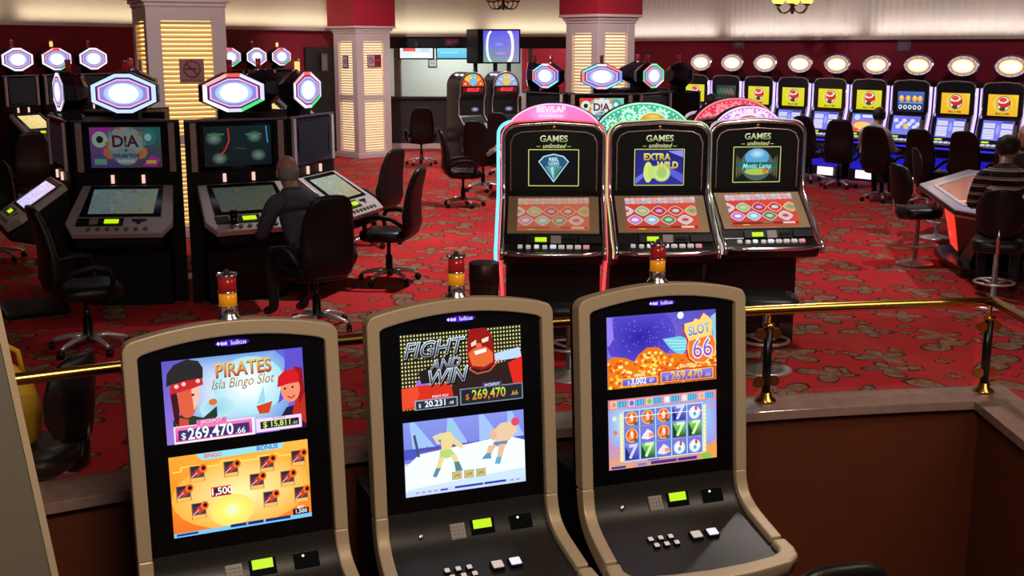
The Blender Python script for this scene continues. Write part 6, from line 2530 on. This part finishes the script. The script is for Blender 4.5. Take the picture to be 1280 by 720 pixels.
def seated_person(label, loc, rz, lean=0.1, seat=0.53, mats=None, hair='dark', head_fwd=0.06, reach=0.42, tilt=0.0, sc=1.0, group=None):
    """sits facing +Y; mats = [skin, top, trousers, shoes]"""
    t = thing('person', label, 'person', loc, rz, group)
    z = seat
    hip = (0, -0.05, z + 0.10)
    sh = 0.50
    ny = lean
    J = {
        'hip': (hip, (0.165, 0.125)), 'belly': ((0, -0.03 + ny * 0.28, z + 0.24), (0.17, 0.135)), 'chest': ((0, -0.03 + ny * 0.75, z + sh - 0.08), (0.19, 0.135)),
        'upper': ((0, -0.03 + ny, z + sh + 0.04), (0.10, 0.085)), 'neck': ((0, ny + head_fwd * 0.3, z + sh + 0.12), 0.064),
        'nb': ((0, ny + head_fwd * 0.15, z + sh + 0.085), 0.068), 'jaw': ((0, ny + head_fwd + 0.015, z + sh + 0.17), (0.066, 0.078)), 'skull': ((tilt * 0.3, ny + head_fwd + 0.02, z + sh + 0.25), (0.082, 0.10)), 'crown': ((tilt * 0.4, ny + head_fwd + 0.01, z + sh + 0.315), (0.064, 0.078)),
    }
    E = [('hip', 'belly', 1), ('belly', 'chest', 1), ('chest', 'upper', 1), ('upper', 'nb', 1), ('nb', 'neck', 0), ('neck', 'jaw', 0), ('jaw', 'skull', 0), ('skull', 'crown', 0)]
    for s, n in ((-1, 'L'), (1, 'R')):
        J['sh' + n] = ((s * 0.19, -0.03 + ny * 0.95, z + sh - 0.005), 0.086)
        J['el' + n] = ((s * 0.27, ny * 0.8 + 0.10, z + 0.22), 0.056)
        J['wr' + n] = ((s * 0.20, reach - 0.10, z + 0.23), 0.032)
        J['th' + n] = ((s * 0.095, 0.02, z + 0.075), 0.088)
        J['kn' + n] = ((s * 0.15, 0.40, z + 0.06), 0.066)
        J['an' + n] = ((s * 0.14, 0.40, 0.11), 0.044)
        J['to' + n] = ((s * 0.155, 0.56, 0.05), (0.042, 0.034))
        E += [('upper', 'sh' + n, 1), ('sh' + n, 'el' + n, 1), ('el' + n, 'wr' + n, 1), ('hip', 'th' + n, 2), ('th' + n, 'kn' + n, 2), ('kn' + n, 'an' + n, 2), ('an' + n, 'to' + n, 3)]
    vs, fs, mi = skin_body(J, E, None, 'hip')
    b = B()
    b.add(vs, fs, 0, True)
    b.mi = mi
    for s, n in ((-1, 'L'), (1, 'R')):
        w = J['wr' + n][0]
        add_hand(b, w, (-s * 0.25, 1, -0.12), (0, 0.1, 1), 0, -s)
    hc = Vector(J['skull'][0])
    b.ball(hc + Vector((0, -0.008, 0.005)), 0.090, 0.108, 0.122, 20, 14, 0)
    # face: nose, ears, brow, eyes, mouth
    b.ball(hc + Vector((0, 0.098, -0.035)), 0.014, 0.020, 0.024, 8, 6, 0)
    for s in (-1, 1):
        b.ball(hc + Vector((s * 0.090, -0.005, -0.025)), 0.012, 0.022, 0.034, 8, 6, 0)
        b.ball(hc + Vector((s * 0.032, 0.083, -0.008)), 0.013, 0.010, 0.008, 8, 6, 4)
        b.ball(hc + Vector((s * 0.033, 0.084, 0.014)), 0.022, 0.010, 0.006, 8, 6, 4)
    b.ball(hc + Vector((0, 0.082, -0.078)), 0.026, 0.010, 0.007, 8, 6, 5)
    body = obj('body', b, list(mats) + [hair_dark, lip_m], t)
    b = B()
    nk = Vector(J['nb'][0]) + Vector((0, -0.004, 0.008))
    ring = [(nk.x + 0.068 * cos(q), nk.y + 0.070 * sin(q), nk.z + 0.012 * sin(q) * -1) for q in [2 * pi * k / 18 for k in range(18)]]
    b.tube(ring, 0.026, 8, closed=True)
    obj('collar', b, mats[1], t)
    # hair
    h = B()
    cy = hc + Vector((0, -0.008, 0.012))
    rings = []
    if hair == 'fringe':
        for k, (zz, rr) in enumerate(((-0.095, 0.76), (-0.075, 0.90), (-0.05, 1.00), (-0.025, 1.04), (-0.005, 1.04), (0.012, 0.98))):
            pts = []
            for q in range(15):
                a = radians(200 + 140 * q / 14) if False else radians(195 + 150 * q / 14)
                pts.append((cy.x + 0.0915 * rr * cos(a), cy.y + 0.109 * rr * sin(a), cy.z + zz))
            for q in range(14, -1, -1):
                a = radians(195 + 150 * q / 14)
                pts.append((cy.x + 0.055 * cos(a), cy.y + 0.070 * sin(a), cy.z + zz))
            rings.append(pts)
        h.loft(rings)
        obj('hair', h, hair_white, t)
    else:
        n = 9
        for k in range(n):
            a = -0.75 + (pi / 2 + 0.72) * k / (n - 1)
            q = max(cos(a), 0.05)
            front = 0.6 if a < 0.25 else 1.0
            ring = []
            for j in range(18):
                u = 2 * pi * j / 18
                fy = sin(u)
                rr = 1.0 if fy < 0.25 else (front + (1 - front) * 0.0)
                ring.append((cy.x + 0.099 * q * cos(u) * (1.0 if fy < 0.25 else 0.95), cy.y - 0.006 + (0.112 if fy < 0.25 else 0.112 * rr) * q * fy, cy.z + 0.112 * sin(a)))
            rings.append(ring)
        h.loft(rings)
        obj('hair', h, hair_dark, t)
    return t


lip_m = mat('lips', (0.25, 0.08, 0.07, 1), 0.5)


def stripe_material():
    m = mat('striped_shirt', (0.012, 0.010, 0.012, 1), 0.8)
    nt = m.node_tree
    N, L = nt.nodes.new, nt.links.new
    tc = N('ShaderNodeTexCoord')
    sx = N('ShaderNodeSeparateXYZ')
    L(tc.outputs['Object'], sx.inputs[0])
    mm = N('ShaderNodeMath')
    mm.operation = 'MULTIPLY'
    mm.inputs[1].default_value = 13.0
    L(sx.outputs[2], mm.inputs[0])
    fr = N('ShaderNodeMath')
    fr.operation = 'FRACT'
    L(mm.outputs[0], fr.inputs[0])
    rp = N('ShaderNodeValToRGB')
    rp.color_ramp.interpolation = 'CONSTANT'
    els = rp.color_ramp.elements
    els[0].position = 0.0
    els[0].color = (0.010, 0.008, 0.010, 1)
    els[1].position = 0.62
    els[1].color = (0.55, 0.38, 0.28, 1)
    e = els.new(0.80)
    e.color = (0.010, 0.008, 0.010, 1)
    e = els.new(0.88)
    e.color = (0.45, 0.40, 0.40, 1)
    e = els.new(0.96)
    e.color = (0.010, 0.008, 0.010, 1)
    L(fr.outputs[0], rp.inputs[0])
    L(rp.outputs[0], nt.nodes['Principled BSDF'].inputs['Base Color'])
    return m


striped = stripe_material()
dark_top = mat('dark_top', (0.018, 0.014, 0.016, 1), 0.85)
seated_person('bald man with a white hair fringe in a grey shirt at the left carousel', (-1.70, 9.46, 0), radians(34), 0.24, 0.535, [skin_m, shirt_grey, trouser_dark, shoe_m], 'fringe', head_fwd=0.08, reach=0.56)
seated_person('person with dark hair in a black shirt with pale stripes seated at the gaming table', (4.39, 10.33, 0), radians(-24), 0.26, 0.64, [skin_m, striped, trouser_dark, shoe_m], 'dark', head_fwd=0.17, reach=0.5)
q = RP0.lerp(RP8, 5 / 8)
seated_person('person with dark hair and a pale shirt seated at the sixth upright machine', (5.46, 17.72, 0), radians(-48), 0.12, 0.535, [skin_m, shirt_white, trouser_dark, shoe_m], 'dark', reach=0.5)
seated_person('person with dark hair in dark clothes seated near the left end of the upright machines', (3.60, 21.85, 0), radians(-50), 0.10, 0.58, [skin_m, dark_top, trouser_dark, shoe_m], 'dark', reach=0.5)
seated_person('bald person cut by the right picture edge across the gaming table, head brightly lit', (6.03, 13.62, 0), radians(150), 0.08, 0.56, [skin_m, dark_top, trouser_dark, shoe_m], 'fringe', reach=0.45)
dst = dup(st1, Vector((6.06, 13.62, 0)), radians(158), 'low stool at the right picture edge under the person across the gaming table', GS)

# ================================================================== lights: lamps of the room and added fills


def area(name, loc, size, power, col, rot=(0, 0, 0), sy=None, spread=None):
    d = bpy.data.lights.new(name, 'AREA')
    d.energy = power
    d.color = col
    d.size = size
    if sy:
        d.shape = 'RECTANGLE'
        d.size_y = sy
    if spread:
        d.spread = radians(spread)
    o = bpy.data.objects.new(name, d)
    COL.objects.link(o)
    o.location = loc
    o.rotation_euler = rot
    return o


def spot(name, loc, power, col, angle=80, blend=0.7, rot=(0, 0, 0), r=0.08):
    d = bpy.data.lights.new(name, 'SPOT')
    d.energy = power
    d.color = col
    d.spot_size = radians(angle)
    d.spot_blend = blend
    d.shadow_soft_size = r
    o = bpy.data.objects.new(name, d)
    COL.objects.link(o)
    o.location = loc
    o.rotation_euler = rot
    return o


warm = (1.0, 0.82, 0.62)
neutral = (1.0, 0.90, 0.84)
for x, y, pw in ((-0.4, 12.0, 480), (-0.3, 16.0, 420), (-1.8, 20.0, 380), (-6.5, 14.0, 70), (2.6, 7.6, 220), (3.6, 12.5, 190), (4.2, 17.5, 200), (-2.2, 7.4, 40), (0.5, 22.5, 260), (-1.0, 24.5, 200), (6.0, 12.7, 260)):
    spot('room_fill_spot', (x, y, 3.9), pw, neutral, 105, 0.8)  # unseen overhead spots added for the general light of the hall
area('front_fill', (0.3, 1.2, 3.6), 1.2, 100, warm, (radians(30), 0, 0))  # unseen area fills added near the camera to light the front machines
area('front_fill', (3.5, 3.6, 3.6), 2.0, 60, warm, (radians(10), 0, 0))
# cove lamps along the white walls


def cove(fn, s0, s1, z, power, col, n, off=0.30):
    a = V2(*fn(s0))
    c = V2(*fn(s1))
    d = (c - a)
    nrm = V2(d.y, -d.x).normalized()
    for k in range(n):
        m = a.lerp(c, (k + 0.5) / n) + nrm * off
        o = area('cove_lamp', (m.x, m.y, z), d.length / n * 0.9, power, col, (0, 0, 0), 0.05, 150)
        R = Matrix.Rotation(atan2(d.y, d.x), 4, 'Z') @ Matrix.Rotation(pi - radians(25), 4, 'X')
        o.rotation_euler = R.to_euler()


cove(left_at, -4, 9.0, ZL + 0.05, 10, (1.0, 0.84, 0.60), 3)
cove(right_at, -3.5, 10, ZR + 0.05, 9, (1.0, 0.88, 0.84), 4)


def back_line(s):
    return (-3.5 + s, 27.0)


cove(back_line, 0, 5.6, ZB + 0.05, 8, (1.0, 0.86, 0.66), 2)
area('office_lamp', (-1.5, 28.5, 2.85), 1.6, 105, (0.95, 1.0, 0.92))
area('office_lamp', (1.6, 28.3, 2.85), 0.8, 20, (1.0, 0.85, 0.8))
# red glow below the gaming table comes from its panels
wd = bpy.data.worlds.new('world')
SC.world = wd
wd.use_nodes = True
wd.node_tree.nodes['Background'].inputs[0].default_value = (0.30, 0.22, 0.26, 1)
wd.node_tree.nodes['Background'].inputs[1].default_value = 0.17
SC.view_settings.view_transform = 'Standard'
SC.view_settings.look = 'None'
SC.view_settings.exposure = 0.12
SC.view_settings.gamma = 1.0
SC.view_settings.use_curve_mapping = False
SC.cycles.use_denoising = True
SC.cycles.max_bounces = 6
SC.cycles.diffuse_bounces = 3
SC.cycles.glossy_bounces = 3
SC.cycles.sample_clamp_indirect = 4.0
SC.cycles.caustics_reflective = False
SC.cycles.caustics_refractive = False
# unseen fill spots added to brighten the pillars and the upper walls
for x, y, tx, ty, tz, pw in ((-2.6, 10.6, -4.1, 14.2, 1.8, 190), (-2.6, 20.6, -3.2, 24.6, 1.6, 400), (1.2, 17.2, 1.5, 20.3, 1.8, 300), (-9.0, 15.5, -6.5, 20.5, 3.2, 200), (3.0, 17.0, 5.0, 22.5, 3.0, 260), (5.5, 13.5, 8.2, 18.6, 3.0, 240)):
    d = Vector((tx, ty, tz)) - Vector((x, y, 3.85))
    spot('fill_spot', (x, y, 3.85), pw, (1.0, 0.87, 0.86), 62, 0.8, d.to_track_quat('-Z', 'Y').to_euler())
